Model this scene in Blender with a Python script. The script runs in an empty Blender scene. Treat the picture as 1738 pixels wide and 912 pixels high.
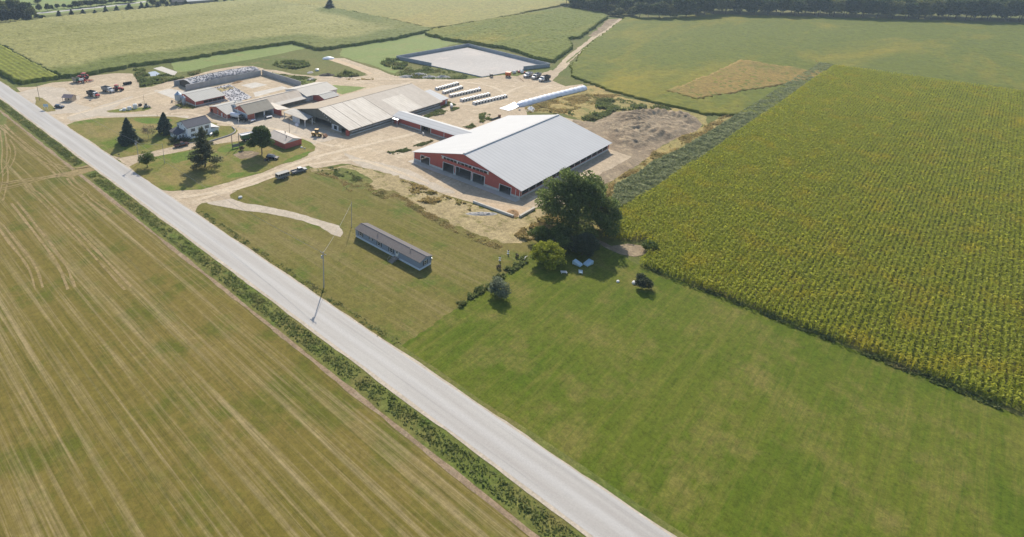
import bpy, math, random
import numpy as np
from mathutils import Vector, noise
from mathutils.geometry import tessellate_polygon
RNG = np.random.default_rng(7); random.seed(7)
S = bpy.context.scene
COL = S.collection
# ------------------------------------------------------------------ survey
# The place is laid out in metres: u runs along the barn ridges, v along the road.
# A surveyed view (height 88 m, pitch ~20.9 deg) gives ground positions from measurements.
F, CX, CY, HZ, H = 1010., 600., 245., -140., 88.
PIT = math.atan((CY - HZ) / F); CP, SP = math.cos(PIT), math.sin(PIT)
AZ = math.radians(46.9); FX, FY = math.cos(AZ), math.sin(AZ); RX, RY = FY, -FX
def G(px, py, z=0.):
    X = (px - CX) / F; Y = (py - CY) / F
    t = (H - z) / (SP + Y * CP); a = X * t; b = (CP - Y * SP) * t
    return (a * RX + b * FX, a * RY + b * FY)
OFF = {1: (0, 0, 5.428), 2: (290, 0, 5.428), 3: (580, 0, 5.428), 4: (880, 0, 5.428), 5: (0, 160, 5.428), 6: (290, 160, 5.428), 7: (580, 160, 5.428), 8: (880, 160, 5.428),
 'B1': (0, 322, 5.428), 'B2': (290, 322, 5.428), 'B3': (580, 322, 5.428), 'B4': (880, 322, 5.428),
 'C1': (60, 115, 10.856), 'C2': (180, 115, 10.856), 'C3': (290, 105, 10.856), 'C4': (345, 140, 10.856), 'C5': (455, 140, 10.856), 'C6': (280, 190, 10.856), 'C7': (400, 205, 10.856), 'C8': (740, 100, 7.9),
 'D1': (0, 0, 10.856), 'D2': (150, 0, 10.856), 'D3': (270, 0, 10.856), 'D4': (420, 80, 7.9), 'D5': (690, 235, 7.9), 'D6': (950, 0, 6.952), 'D7': (840, 380, 8.276), 'D8': (640, 170, 7.9), 0: (0, 0, 1.)}
def g(k, x, y, z=0.):
    o = OFF[k]; return G(o[0] + x / o[2], o[1] + y / o[2], z)
def onplane(k, x, y, u=None, v=None):
    lo, hi = -2., 40.
    for i in range(50):
        m = (lo + hi) / 2; a = g(k, x, y, m)
        if (u is not None and a[0] > u) or (v is not None and a[1] > v): lo = m
        else: hi = m
    a = g(k, x, y, lo)
    return (a[1], lo) if u is not None else (a[0], lo)
def pl(s):
    """'k:x,y x,y; k:x,y' -> ground points"""
    out = []
    for blk in s.split(';'):
        k, r = blk.strip().split(':'); k = int(k) if k.isdigit() else k
        for q in r.split():
            x, y = q.split(','); out.append(g(k, float(x), float(y)))
    return out
# ------------------------------------------------------------------ materials
def newmat(name):
    m = bpy.data.materials.new(name); m.use_nodes = True
    nt = m.node_tree; return m, nt, nt.nodes['Principled BSDF']
def nd(nt, t, **kw):
    n = nt.nodes.new(t)
    for k, v in kw.items():
        if k.startswith('i_'): n.inputs[k[2:].replace('_', ' ')].default_value = v
        else: setattr(n, k, v)
    return n
def lk(nt, a, b): nt.links.new(a, b)
def c4(c): return (c[0], c[1], c[2], 1.)
def mixc(nt, f, a, b, mode='MIX'):
    n = nt.nodes.new('ShaderNodeMix'); n.data_type = 'RGBA'; n.blend_type = mode
    for i, v in ((0, f), (6, a), (7, b)):
        if isinstance(v, (int, float)): n.inputs[i].default_value = v
        elif isinstance(v, tuple): n.inputs[i].default_value = c4(v)
        else: lk(nt, v, n.inputs[i])
    return n.outputs[2]
def mrange(nt, val, a, b, c=0., d=1.):
    n = nt.nodes.new('ShaderNodeMapRange'); lk(nt, val, n.inputs[0])
    for i, v in enumerate((a, b, c, d)): n.inputs[i + 1].default_value = v
    return n.outputs[0]
def pos(nt, scale=(1, 1, 1), rot=0.):
    p = nt.nodes.new('ShaderNodeNewGeometry'); m = nt.nodes.new('ShaderNodeMapping')
    m.inputs['Scale'].default_value = scale; m.inputs['Rotation'].default_value = (0, 0, rot)
    lk(nt, p.outputs['Position'], m.inputs['Vector']); return m.outputs[0]
def nz(nt, vec, sc, det=4., rough=.6, dist=0.):
    n = nd(nt, 'ShaderNodeTexNoise'); lk(nt, vec, n.inputs['Vector'])
    n.inputs['Scale'].default_value = sc; n.inputs['Detail'].default_value = det
    n.inputs['Roughness'].default_value = rough; n.inputs['Distortion'].default_value = dist
    return n.outputs[0]
def bump(nt, b, h, st, dist):
    n = nd(nt, 'ShaderNodeBump'); n.inputs['Strength'].default_value = st; n.inputs['Distance'].default_value = dist
    lk(nt, h, n.inputs['Height']); lk(nt, n.outputs[0], b.inputs['Normal'])
MATS = {}
def ground_mat(name, c0, c1, c2, big=.03, mid=.25, fine=2.5, stretch=None, srot=0., samt=.5, scol=None, sscale=.5, bumpd=.08, rough=.95, c2lo=.52, c2hi=.68, finea=.35, stretch2=None, scol2=None, sscale2=.5, samt2=.5):
    """large patches c0/c1, mid-scale c2 spots, optional streaks along one direction, fine grain"""
    m, nt, b = newmat(name); p = pos(nt)
    a = mixc(nt, mrange(nt, nz(nt, p, big, 5, .6), .38, .62), c0, c1)
    a = mixc(nt, mrange(nt, nz(nt, p, mid, 5, .65), c2lo, c2hi), a, c2)
    if stretch:
        s = nz(nt, pos(nt, stretch, srot), sscale, 5, .7, .3)
        a = mixc(nt, mrange(nt, s, .48, .66, 0, samt), a, scol)
    if stretch2:
        s2 = nz(nt, pos(nt, stretch2, srot), sscale2, 5, .75, .2)
        a = mixc(nt, mrange(nt, s2, .5, .62, 0, samt2), a, scol2)
    mo = nz(nt, p, fine * .22, 5, .7)
    a = mixc(nt, 1., a, mixc(nt, mrange(nt, mo, .32, .68), (1 - finea * .6,) * 3, (1 + finea * .6,) * 3), 'MULTIPLY')
    fn = nz(nt, p, fine * .6, 6, .85)
    a = mixc(nt, 1., a, mixc(nt, mrange(nt, fn, .3, .7), (1 - finea * 1.25,) * 3, (1 + finea * 1.25,) * 3), 'MULTIPLY')
    lk(nt, a, b.inputs['Base Color']); b.inputs['Roughness'].default_value = rough
    b.inputs['Specular IOR Level'].default_value = .15
    bump(nt, b, fn, .8, bumpd); MATS[name] = m; return m
def paint(name, c, rough=.5, var=.12, sc=1.2, metal=0., spec=.4, ribs=None, ribd=.02, stain=None, stainamt=.5, stretch=(1, 1, 1)):
    m, nt, b = newmat(name); p = pos(nt)
    n = nz(nt, p, sc, 5, .65)
    a = mixc(nt, mrange(nt, n, .3, .7), tuple(x * (1 - var) for x in c), tuple(min(1, x * (1 + var)) for x in c))
    if stain:
        s = nz(nt, pos(nt, stretch), .35, 6, .7)
        a = mixc(nt, mrange(nt, s, .45, .72, 0, stainamt), a, stain)
    if ribs:
        w = nd(nt, 'ShaderNodeTexWave', wave_type='BANDS', bands_direction='X'); lk(nt, pos(nt, (ribs[0], ribs[1], ribs[2])), w.inputs['Vector'])
        w.bands_direction = ribs[3]; w.inputs['Scale'].default_value = 1.
        a = mixc(nt, mrange(nt, w.outputs[1], .0, .35, .25, 0.), a, tuple(x * .55 for x in c))
        bump(nt, b, w.outputs[1], .5, ribd)
    lk(nt, a, b.inputs['Base Color']); b.inputs['Roughness'].default_value = rough
    b.inputs['Metallic'].default_value = metal; b.inputs['Specular IOR Level'].default_value = spec
    MATS[name] = m; return m
def leafmat(name, c0, c1, c2=None, trans=.35, rough=.7):
    """foliage: colour varies leaf by leaf through the 'tint' attribute and clump noise"""
    m, nt, b = newmat(name); out = nt.nodes['Material Output']
    t = nd(nt, 'ShaderNodeAttribute', attribute_name='tint'); p = pos(nt)
    a = mixc(nt, t.outputs['Fac'], c0, c1)
    if c2: a = mixc(nt, mrange(nt, nz(nt, p, .12, 4, .6), .5, .68), a, c2)
    lk(nt, a, b.inputs['Base Color']); b.inputs['Roughness'].default_value = rough; b.inputs['Specular IOR Level'].default_value = .2
    tr = nd(nt, 'ShaderNodeBsdfTranslucent'); lk(nt, a, tr.inputs['Color'])
    mx = nd(nt, 'ShaderNodeMixShader'); mx.inputs[0].default_value = trans
    lk(nt, b.outputs[0], mx.inputs[1]); lk(nt, tr.outputs[0], mx.inputs[2]); lk(nt, mx.outputs[0], out.inputs[0])
    MATS[name] = m; return m
def cropmat(name, c0, c1, c2, big=.02, fine=1.2, rowscale=None, rowdir=0., c2lo=.5, c2hi=.7, finea=.4, rowamt=.35):
    m, nt, b = newmat(name); p = pos(nt)
    t = nd(nt, 'ShaderNodeAttribute', attribute_name='tint')
    a = mixc(nt, t.outputs['Fac'], c0, c1)
    a = mixc(nt, mrange(nt, nz(nt, pos(nt, (.35, 1., 1.), math.radians(20)), big, 6, .65, .6), c2lo, c2hi), a, c2)
    fn = nz(nt, p, fine * .5, 6, .9)
    a = mixc(nt, 1., a, mixc(nt, mrange(nt, fn, .36, .64), (1 - finea,) * 3, (1 + finea,) * 3), 'MULTIPLY')
    if rowscale:
        w = nd(nt, 'ShaderNodeTexWave', wave_type='BANDS', bands_direction='Y'); lk(nt, pos(nt, (1, 1, 1), rowdir), w.inputs['Vector'])
        w.inputs['Scale'].default_value = rowscale; w.inputs['Distortion'].default_value = 1.5; w.inputs['Detail'].default_value = 3.
        a = mixc(nt, mrange(nt, w.outputs[1], .3, .9, rowamt, 0.), a, tuple(x * .45 for x in c0))
    lk(nt, a, b.inputs['Base Color']); b.inputs['Roughness'].default_value = .9; b.inputs['Specular IOR Level'].default_value = .15
    MATS[name] = m; return m

# ------------------------------------------------------------------ mesh tools
def tag(o, label=None, cat=None, group=None, kind=None):
    if label: o['label'] = label
    if cat: o['category'] = cat
    if group: o['group'] = group
    if kind: o['kind'] = kind
    return o
def link(o, parent=None):
    COL.objects.link(o)
    if parent: o.parent = parent
    return o
def empty(name, loc=(0, 0, 0), rz=0., label=None, cat=None, group=None):
    o = bpy.data.objects.new(name, None); COL.objects.link(o); o.location = loc if len(loc) == 3 else (loc[0], loc[1], 0.)
    o.rotation_euler = (0, 0, rz); o.empty_display_size = .5
    return tag(o, label, cat, group)
def npmesh(name, V, Fq, mats, tint=None, smooth=False, tint_dom='FACE'):
    me = bpy.data.meshes.new(name); V = np.asarray(V, dtype=np.float32); Fq = np.asarray(Fq, dtype=np.int32)
    n, k = Fq.shape
    me.vertices.add(len(V)); me.vertices.foreach_set('co', V.ravel())
    me.loops.add(n * k); me.loops.foreach_set('vertex_index', Fq.ravel())
    me.polygons.add(n); me.polygons.foreach_set('loop_start', np.arange(0, n * k, k, dtype=np.int32))
    if smooth: me.polygons.foreach_set('use_smooth', np.ones(n, dtype=bool))
    me.update(calc_edges=True)
    if tint is not None:
        at = me.attributes.new('tint', 'FLOAT', tint_dom); at.data.foreach_set('value', np.asarray(tint, dtype=np.float32))
    for m in (mats if isinstance(mats, (list, tuple)) else [mats]): me.materials.append(m)
    return me
def obj(name, me, parent=None): return link(bpy.data.objects.new(name, me), parent)
class MB:
    def __init__(s): s.v = []; s.f = []; s.m = []; s.cur = 0
    def add(s, vs, fs):
        o = len(s.v); s.v += [tuple(q) for q in vs]
        for f in fs: s.f.append([o + i for i in f]); s.m.append(s.cur)
        return s
    def box(s, x0, x1, y0, y1, z0, z1):
        return s.add([(x0, y0, z0), (x1, y0, z0), (x1, y1, z0), (x0, y1, z0), (x0, y0, z1), (x1, y0, z1), (x1, y1, z1), (x0, y1, z1)],
                     [(3, 2, 1, 0), (4, 5, 6, 7), (0, 1, 5, 4), (1, 2, 6, 5), (2, 3, 7, 6), (3, 0, 4, 7)])
    def cbox(s, x, y, z, sx, sy, sz): return s.box(x - sx / 2, x + sx / 2, y - sy / 2, y + sy / 2, z, z + sz)
    def prism(s, poly, axis, a0, a1):
        """poly: (p,q) pairs; axis 'x': (y,z), 'y': (x,z), 'z': (x,y)"""
        n = len(poly)
        def P(p, a): return {'x': (a, p[0], p[1]), 'y': (p[0], a, p[1]), 'z': (p[0], p[1], a)}[axis]
        vs = [P(p, a0) for p in poly] + [P(p, a1) for p in poly]
        fs = [tuple(range(n)), tuple(range(2 * n - 1, n - 1, -1))] + [(i, i + n, (i + 1) % n + n, (i + 1) % n) for i in range(n)]
        return s.add(vs, fs)
    def quad4(s, a, b, c, d, th=.0):
        """slab under the quad a-b-c-d"""
        if th == 0: return s.add([a, b, c, d], [(0, 1, 2, 3)])
        lo = [(p[0], p[1], p[2] - th) for p in (a, b, c, d)]
        return s.add([a, b, c, d] + lo, [(0, 1, 2, 3), (7, 6, 5, 4), (0, 4, 5, 1), (1, 5, 6, 2), (2, 6, 7, 3), (3, 7, 4, 0)])
    def tube(s, pts, r, n=8, r2=None, cap=True):
        pts = [Vector(p) for p in pts]; rs = [r + ((r2 if r2 is not None else r) - r) * i / max(1, len(pts) - 1) for i in range(len(pts))]
        vs = []; fs = []
        for i, p in enumerate(pts):
            d = (pts[min(i + 1, len(pts) - 1)] - pts[max(i - 1, 0)]).normalized()
            a = d.cross(Vector((0, 0, 1)) if abs(d.z) < .9 else Vector((1, 0, 0))).normalized(); b = d.cross(a)
            for k in range(n):
                t = 2 * math.pi * k / n; vs.append(p + (a * math.cos(t) + b * math.sin(t)) * rs[i])
        for i in range(len(pts) - 1):
            for k in range(n): fs.append((i * n + k, i * n + (k + 1) % n, (i + 1) * n + (k + 1) % n, (i + 1) * n + k))
        if cap: fs += [tuple(range(n - 1, -1, -1)), tuple((len(pts) - 1) * n + k for k in range(n))]
        return s.add(vs, fs)
    def lathe(s, prof, x=0, y=0, n=16, axis='z'):
        vs = []; fs = []
        for (r, z) in prof:
            for k in range(n):
                t = 2 * math.pi * k / n; c, d = r * math.cos(t), r * math.sin(t)
                vs.append((x + c, y + d, z) if axis == 'z' else ((x + z, y + c, d) if axis == 'x' else (x + c, y + z, d)))
        L = len(prof)
        for i in range(L - 1):
            for k in range(n): fs.append((i * n + k, i * n + (k + 1) % n, (i + 1) * n + (k + 1) % n, (i + 1) * n + k))
        fs += [tuple(range(n - 1, -1, -1)), tuple((L - 1) * n + k for k in range(n))]
        return s.add(vs, fs)
    def build(s, name, mats, parent=None, off=None, bevel=0., smooth=False, world=False):
        """world=True: vertices are world coordinates, moved into the parent's frame"""
        if world and parent is not None:
            r = parent
            while r.parent: r = r.parent
            off = r.location
        o = off or (0, 0, 0)
        me = bpy.data.meshes.new(name); me.from_pydata([(q[0] - o[0], q[1] - o[1], q[2] - o[2]) for q in s.v], [], s.f)
        mats = mats if isinstance(mats, (list, tuple)) else [mats]
        for m in mats: me.materials.append(m)
        if len(mats) > 1:
            for p, k in zip(me.polygons, s.m): p.material_index = k
        import bmesh
        bm = bmesh.new(); bm.from_mesh(me); bmesh.ops.recalc_face_normals(bm, faces=bm.faces); bm.to_mesh(me); bm.free()
        if smooth:
            for p in me.polygons: p.use_smooth = True
        ob = obj(name, me, parent)
        if bevel:
            b = ob.modifiers.new('bevel', 'BEVEL'); b.width = bevel; b.segments = 2; b.limit_method = 'ANGLE'
        return ob
def inside(P, X, Y):
    ins = np.zeros(X.shape, dtype=bool); n = len(P)
    for i in range(n):
        x0, y0 = P[i]; x1, y1 = P[(i + 1) % n]
        if y0 == y1: continue
        c = ((y0 > Y) != (y1 > Y)) & (X < (x1 - x0) * (Y - y0) / (y1 - y0) + x0); ins ^= c
    return ins
def polydist(P, X, Y, closed=True):
    d = np.full(X.shape, 1e9); n = len(P)
    for i in range(n if closed else n - 1):
        a = np.array(P[i]); b = np.array(P[(i + 1) % n]); ab = b - a; L = max(1e-9, ab @ ab)
        t = np.clip(((X - a[0]) * ab[0] + (Y - a[1]) * ab[1]) / L, 0, 1)
        d = np.minimum(d, np.hypot(X - a[0] - t * ab[0], Y - a[1] - t * ab[1]))
    return d
def ragged(P, amp, step, seed=0., closed=True):
    out = []; n = len(P)
    for i in range(n if closed else n - 1):
        a = P[i]; b = P[(i + 1) % n]; L = math.hypot(b[0] - a[0], b[1] - a[1])
        k = min(700, max(1, int(L / step)))
        nx, ny = -(b[1] - a[1]) / max(L, 1e-6), (b[0] - a[0]) / max(L, 1e-6)
        for j in range(k):
            t = j / k; x = a[0] + (b[0] - a[0]) * t; y = a[1] + (b[1] - a[1]) * t
            w = noise.noise(Vector((x * .12, y * .12, seed))) * 1.2 + noise.noise(Vector((x * 1.1, y * 1.1, seed + 9))) * .25 + noise.noise(Vector((x * .5, y * .5, seed + 5))) * .55
            out.append((x + nx * w * amp, y + ny * w * amp))
    if not closed: out.append(P[-1])
    return out
SHEETN = [0]
def smooth_closed(P, it=1):
    for _ in range(it):
        Q = []
        for i in range(len(P)):
            a, b = P[i], P[(i + 1) % len(P)]
            Q += [(a[0] * .75 + b[0] * .25, a[1] * .75 + b[1] * .25), (a[0] * .25 + b[0] * .75, a[1] * .25 + b[1] * .75)]
        P = Q
    return P
def sheet(name, P, lay, mat, amp=.5, step=1., rnd=0, kind='structure', label=None, cat=None):
    SHEETN[0] += 1
    if rnd: P = smooth_closed(P, rnd)
    z = .012 * lay + .0013 * (SHEETN[0] % 8)
    for att in range(5):                    # a ragged outline that crosses itself is redrawn calmer
        Q = ragged(P, amp * (1, .8, .55, .3, 0)[att], step, SHEETN[0] * 7.3 + att) if amp else P
        V = [Vector((x, y, z)) for x, y in Q]
        T = tessellate_polygon([V])
        A1 = abs(sum(Q[i][0] * Q[(i + 1) % len(Q)][1] - Q[(i + 1) % len(Q)][0] * Q[i][1] for i in range(len(Q)))) / 2
        A2 = sum(abs((Q[b][0] - Q[a][0]) * (Q[c][1] - Q[a][1]) - (Q[b][1] - Q[a][1]) * (Q[c][0] - Q[a][0])) for a, b, c in T) / 2
        if abs(A1 - A2) < .004 * A1: break
    else: print('sheet outline', name, A1, A2)
    T2 = []
    for t in T:
        a, b, c = (Q[i] for i in t)
        T2.append(t if (b[0] - a[0]) * (c[1] - a[1]) - (b[1] - a[1]) * (c[0] - a[0]) > 0 else (t[0], t[2], t[1]))
    me = bpy.data.meshes.new(name); me.from_pydata(V, [], T2); me.materials.append(mat)
    return tag(obj(name, me), label, cat, None, kind)
def smooth_line(P, it=2):
    for _ in range(it):
        Q = [P[0]]
        for a, b in zip(P, P[1:]): Q += [(a[0] * .75 + b[0] * .25, a[1] * .75 + b[1] * .25), (a[0] * .25 + b[0] * .75, a[1] * .25 + b[1] * .75)]
        P = Q + [P[-1]]
    return P
def strip(name, P, w, lay, mat, amp=.25, kind='structure', step=.8, w2=None):
    P = smooth_line(P); n = len(P); A = []; B = []
    for i, p in enumerate(P):
        a = P[max(0, i - 1)]; b = P[min(n - 1, i + 1)]; L = math.hypot(b[0] - a[0], b[1] - a[1]) or 1.
        ww = w + ((w2 if w2 is not None else w) - w) * i / (n - 1)
        nx, ny = -(b[1] - a[1]) / L * ww / 2, (b[0] - a[0]) / L * ww / 2
        A.append((p[0] + nx, p[1] + ny)); B.append((p[0] - nx, p[1] - ny))
    return sheet(name, A + B[::-1], lay, mat, amp, step, 0, kind)

# ------------------------------------------------------------------ vegetation tools
def quads(C, sx, sy, up=0., tint=None, flat=None):
    """leaf quads at centres C (N,3); up: bias of the leaf normal to vertical"""
    N = len(C); n = RNG.normal(size=(N, 3)); n[:, 2] = np.abs(n[:, 2]) + up; n /= np.linalg.norm(n, axis=1)[:, None]
    r = RNG.normal(size=(N, 3)); a = np.cross(n, r); a /= np.linalg.norm(a, axis=1)[:, None]; b = np.cross(n, a)
    sx = np.broadcast_to(np.asarray(sx, dtype=float), (N,))[:, None] / 2; sy = np.broadcast_to(np.asarray(sy, dtype=float), (N,))[:, None] / 2
    V = np.empty((N, 4, 3)); V[:, 0] = C - a * sx - b * sy * .6; V[:, 1] = C + a * sx - b * sy; V[:, 2] = C + a * sx * .8 + b * sy; V[:, 3] = C - a * sx + b * sy * .8
    return V.reshape(-1, 3), np.arange(4 * N).reshape(N, 4)
def blades(C, h, w, lean=.35):
    """upright blades standing on C"""
    N = len(C); t = RNG.uniform(0, 2 * np.pi, N); d = np.stack([np.cos(t), np.sin(t), np.zeros(N)], 1); e = np.stack([-np.sin(t), np.cos(t), np.zeros(N)], 1)
    h = np.broadcast_to(np.asarray(h, dtype=float), (N,))[:, None]; w = np.broadcast_to(np.asarray(w, dtype=float), (N,))[:, None]
    tip = C + e * h * RNG.normal(0, lean, (N, 1)) + np.array([0, 0, 1.]) * h
    V = np.empty((N, 4, 3)); V[:, 0] = C - d * w / 2; V[:, 1] = C + d * w / 2; V[:, 2] = tip + d * w * .3; V[:, 3] = tip - d * w * .3
    return V.reshape(-1, 3), np.arange(4 * N).reshape(N, 4)
def cat(parts):
    Vs = []; Fs = []; o = 0
    for V, Fq in parts: Vs.append(V); Fs.append(Fq + o); o += len(V)
    return np.concatenate(Vs), np.concatenate(Fs)
def scatter_in(P, n):
    P = np.array(P); lo, hi = P.min(0), P.max(0); out = np.zeros((0, 2))
    while len(out) < n:
        q = RNG.uniform(lo, hi, (n * 2, 2)); out = np.concatenate([out, q[inside(P, q[:, 0], q[:, 1])]])
    return out[:n]
def clumpy(P, n, sc=.25, thr=.0, seed=1.):
    """scatter with noise clumping"""
    q = scatter_in(P, int(n * 2.2)); k = np.array([noise.noise(Vector((x * sc, y * sc, seed))) + .35 * noise.noise(Vector((x * sc * 4, y * sc * 4, seed))) for x, y in q])
    q = q[RNG.uniform(0, 1, len(q)) < np.clip((k - thr) / .45, 0, 1) ** 1.3][:n]; return q
def weeds(name, P, n, h, mat, label=None, size=.6, sc=.25, thr=-.1, cat_='weeds', leafy=.6, seed=1., kind='stuff'):
    q = clumpy(P, n, sc, thr, seed); N = len(q)
    k = np.array([noise.noise(Vector((x * sc * 1.7, y * sc * 1.7, seed + 3))) for x, y in q]) * .5 + .5
    hh = h * (.12 + 1.25 * np.clip(k, 0, 1) ** 1.6) * RNG.uniform(.6, 1.25, N)
    base = np.column_stack([q, np.zeros(N)])
    a = blades(base, hh, size * .7, .4)
    m = int(N * leafy); c = base[:m].copy(); c[:, 2] = hh[:m] * RNG.uniform(.3, .95, m)
    c[:, :2] += RNG.normal(0, .2, (m, 2))
    b = quads(c, size, size * .7, 1.3)
    V, Fq = cat([a, b]); t = np.clip(RNG.normal(.5, .25, len(Fq)), 0, 1)
    return tag(obj(name, npmesh(name, V, Fq, mat, t)), label, cat_, None, kind)
def crop(name, P, h, res, amp, mat, tintf=None, label=None, cat_='crop', smoothn=.04, kind='stuff', leaf=None):
    """standing crop: uneven canopy with real side faces down to the soil"""
    P = ragged([tuple(p) for p in P], .9, 4., h * 7 + len(P)); A = np.array(P); lo, hi = A.min(0) - res, A.max(0) + res
    nx, ny = int((hi[0] - lo[0]) / res) + 1, int((hi[1] - lo[1]) / res) + 1
    X, Y = np.meshgrid(lo[0] + np.arange(nx) * res, lo[1] + np.arange(ny) * res, indexing='ij')
    M = inside(P, X[:-1, :-1] + res / 2, Y[:-1, :-1] + res / 2)
    X = X + RNG.uniform(-.35, .35, X.shape) * res; Y = Y + RNG.uniform(-.35, .35, Y.shape) * res
    Z = h + RNG.normal(0, amp, X.shape)
    Z = np.maximum(Z, h * .4)
    idx = np.arange(nx * ny).reshape(nx, ny); I, J = np.nonzero(M)
    top = np.stack([idx[I, J], idx[I + 1, J], idx[I + 1, J + 1], idx[I, J + 1]], 1)
    V = np.stack([X, Y, Z], -1).reshape(-1, 3); Vb = V.copy(); Vb[:, 2] = -.02; NB = len(V)
    Mp = np.pad(M, 1); sk = []
    for di, dj, e in ((-1, 0, ((0, 1), (0, 0))), (1, 0, ((1, 0), (1, 1))), (0, -1, ((0, 0), (1, 0))), (0, 1, ((1, 1), (0, 1)))):
        nb = Mp[1 + di:Mp.shape[0] - 1 + di, 1 + dj:Mp.shape[1] - 1 + dj]
        i, j = np.nonzero(M & ~nb)
        a = idx[i + e[0][0], j + e[0][1]]; b = idx[i + e[1][0], j + e[1][1]]
        sk.append(np.stack([a, b, b + NB, a + NB][::-1], 1))
    Fq = np.concatenate([top] + sk); V = np.concatenate([V, Vb])
    used = np.unique(Fq); remap = np.full(len(V), -1); remap[used] = np.arange(len(used)); V = V[used]; Fq = remap[Fq]
    t = tintf(V[:, 0], V[:, 1]) if tintf else np.zeros(len(V))
    return tag(obj(name, npmesh(name, V, Fq, mat, t, tint_dom='POINT')), label, cat_, None, kind)
def crown_mesh(name, h, rx, z0, n, leaf, mat, nclump=40, shape='round', gap=.35, seed=0, flat=1.):
    """leaf quads gathered in clumps through the volume of an uneven crown (base at z=0)"""
    rg = np.random.default_rng(seed); hz = (h - z0) / 2; cz = z0 + hz; C = []
    lob = np.clip(rg.normal(0, .2, 6), -.28, .28)
    while len(C) < nclump:
        d = rg.normal(size=3); d /= np.linalg.norm(d)
        if d[2] < -.55: continue
        a = math.atan2(d[1], d[0]); R = 1 + sum(l * math.cos((k + 1) * a + k * 2.1 + d[2] * 2) for k, l in enumerate(lob)) * .5
        q = rg.uniform(.45, 1.) ** .5
        x = d * R * q; t = (x[2] + 1) / 2
        if shape == 'cone': wr = max(.12, 1.05 - t)
        elif shape == 'egg': wr = 1.08 - .5 * max(0, t - .35)
        else: wr = 1.
        C.append((x[0] * rx * wr * .86, x[1] * rx * wr * .86, cz + x[2] * hz * .86))
    C = np.array(C); w = rg.uniform(.5, 1.5, nclump); cnt = (n * w / w.sum()).astype(int); pts = []; tin = []
    cr = rx * gap * (40 / nclump) ** .33
    for c, k, ww in zip(C, cnt, w):
        q = rg.normal(size=(k, 3)); q /= np.linalg.norm(q, axis=1)[:, None]; q *= (rg.uniform(.3, 1, (k, 1)) ** .6) * cr * (.7 + .4 * ww)
        q[:, 2] *= .75 * flat; pts.append(c + q); tin.append(np.clip(rg.normal(.5 + (ww - 1) * .35, .2, k), 0, 1))
    pts = np.concatenate(pts); tin = np.concatenate(tin); pts[:, 2] = np.maximum(pts[:, 2], .12)
    V, Fq = quads(pts, leaf * RNG.uniform(.7, 1.4, len(pts)), leaf * RNG.uniform(.5, 1., len(pts)), .35)
    return npmesh(name, V, Fq, mat, tin), C
def spruce_mesh(name, h, r, n, leaf, mat, z0=.4, seed=0, whorls=14, power=.9, ragged_=.18, droop=.25):
    rg = np.random.default_rng(seed); pts = []; tin = []
    nb = whorls * 9
    for i in range(nb):
        t = ((i + rg.uniform(0, 1)) / nb) ** .8; zc = z0 + t * (h - z0) ; L = r * (1 - t) ** power * rg.uniform(1 - ragged_ * 2.2, 1 + ragged_) + .12
        a = rg.uniform(0, 2 * math.pi); k = max(3, int(n / nb * (1.9 - 1.8 * t)))
        s = rg.uniform(.1, 1, k) ** .6; wdt = .16 * L + .08
        x = s * L; pts.append(np.stack([np.cos(a) * x + rg.normal(0, wdt, k) * -np.sin(a), np.sin(a) * x + rg.normal(0, wdt, k) * np.cos(a), zc - droop * x * s + rg.normal(0, .05 * h / whorls * 3, k)], 1))
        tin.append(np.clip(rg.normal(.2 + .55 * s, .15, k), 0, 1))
    pts = np.concatenate(pts); pts[:, 2] = np.maximum(pts[:, 2], .1)
    V, Fq = quads(pts, leaf * 1.3, leaf * .7, .9)
    return npmesh(name, V, Fq, mat, np.concatenate(tin))
def trunk_mesh(name, h, r, mat, C=None, z0=None, nl=6, seed=0):
    rg = random.Random(seed); b = MB()
    b.tube([(0, 0, -.1), (rg.uniform(-.1, .1), rg.uniform(-.1, .1), h * .5), (0, 0, h)], r, 8, r * .35)
    if C is not None:
        for c in [C[i] for i in rg.sample(range(len(C)), min(nl, len(C)))]:
            zz = h * rg.uniform(.45, .9); b.tube([(0, 0, zz), (c[0] * .5, c[1] * .5, (zz + c[2]) / 2 + .2), tuple(c)], r * .4, 6, r * .08)
    me = bpy.data.meshes.new(name); me.from_pydata(b.v, [], b.f); me.materials.append(mat); return me
def plant(name, loc, crown, trunk, label, cat_, group=None, sc=1., rz=0., cname='crown', tname='trunk', scz=None):
    e = empty(name, (loc[0], loc[1], 0), rz, label, cat_, group); e.scale = (sc, sc, scz or sc)
    if crown: obj(cname, crown, e)
    if trunk: obj(tname, trunk, e)
    return e
ORD = 'first second third fourth fifth sixth seventh eighth ninth tenth eleventh twelfth thirteenth fourteenth fifteenth sixteenth seventeenth eighteenth nineteenth twentieth'.split()
ORD += ['twenty-' + o for o in ORD[:9]] + ['thirtieth'] + ['thirty-' + o for o in ORD[:9]]
# ================================================================== camera, light, air
cam = bpy.data.cameras.new('camera'); co = obj('camera', cam); S.camera = co
co.location = (0, 0, H)
cam.sensor_width = 36.; cam.lens = 36. * F / 1738.; cam.clip_end = 6000.; cam.clip_start = .5
cam.shift_x = (869. - CX) / 1738.; cam.shift_y = -(456. - CY) / 1738.
fw = Vector((FX * CP, FY * CP, -SP)); rt = Vector((RX, RY, 0)); upv = rt.cross(fw)
from mathutils import Matrix
co.matrix_world = Matrix(((rt.x, upv.x, -fw.x, 0), (rt.y, upv.y, -fw.y, 0), (rt.z, upv.z, -fw.z, H), (0, 0, 0, 1)))
SUN = Vector((.775, .632, math.tan(math.radians(36.)))).normalized()
w = bpy.data.worlds.new('World'); S.world = w; w.use_nodes = True
sky = w.node_tree.nodes.new('ShaderNodeTexSky'); sky.sky_type = 'NISHITA'; sky.sun_disc = False
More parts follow.
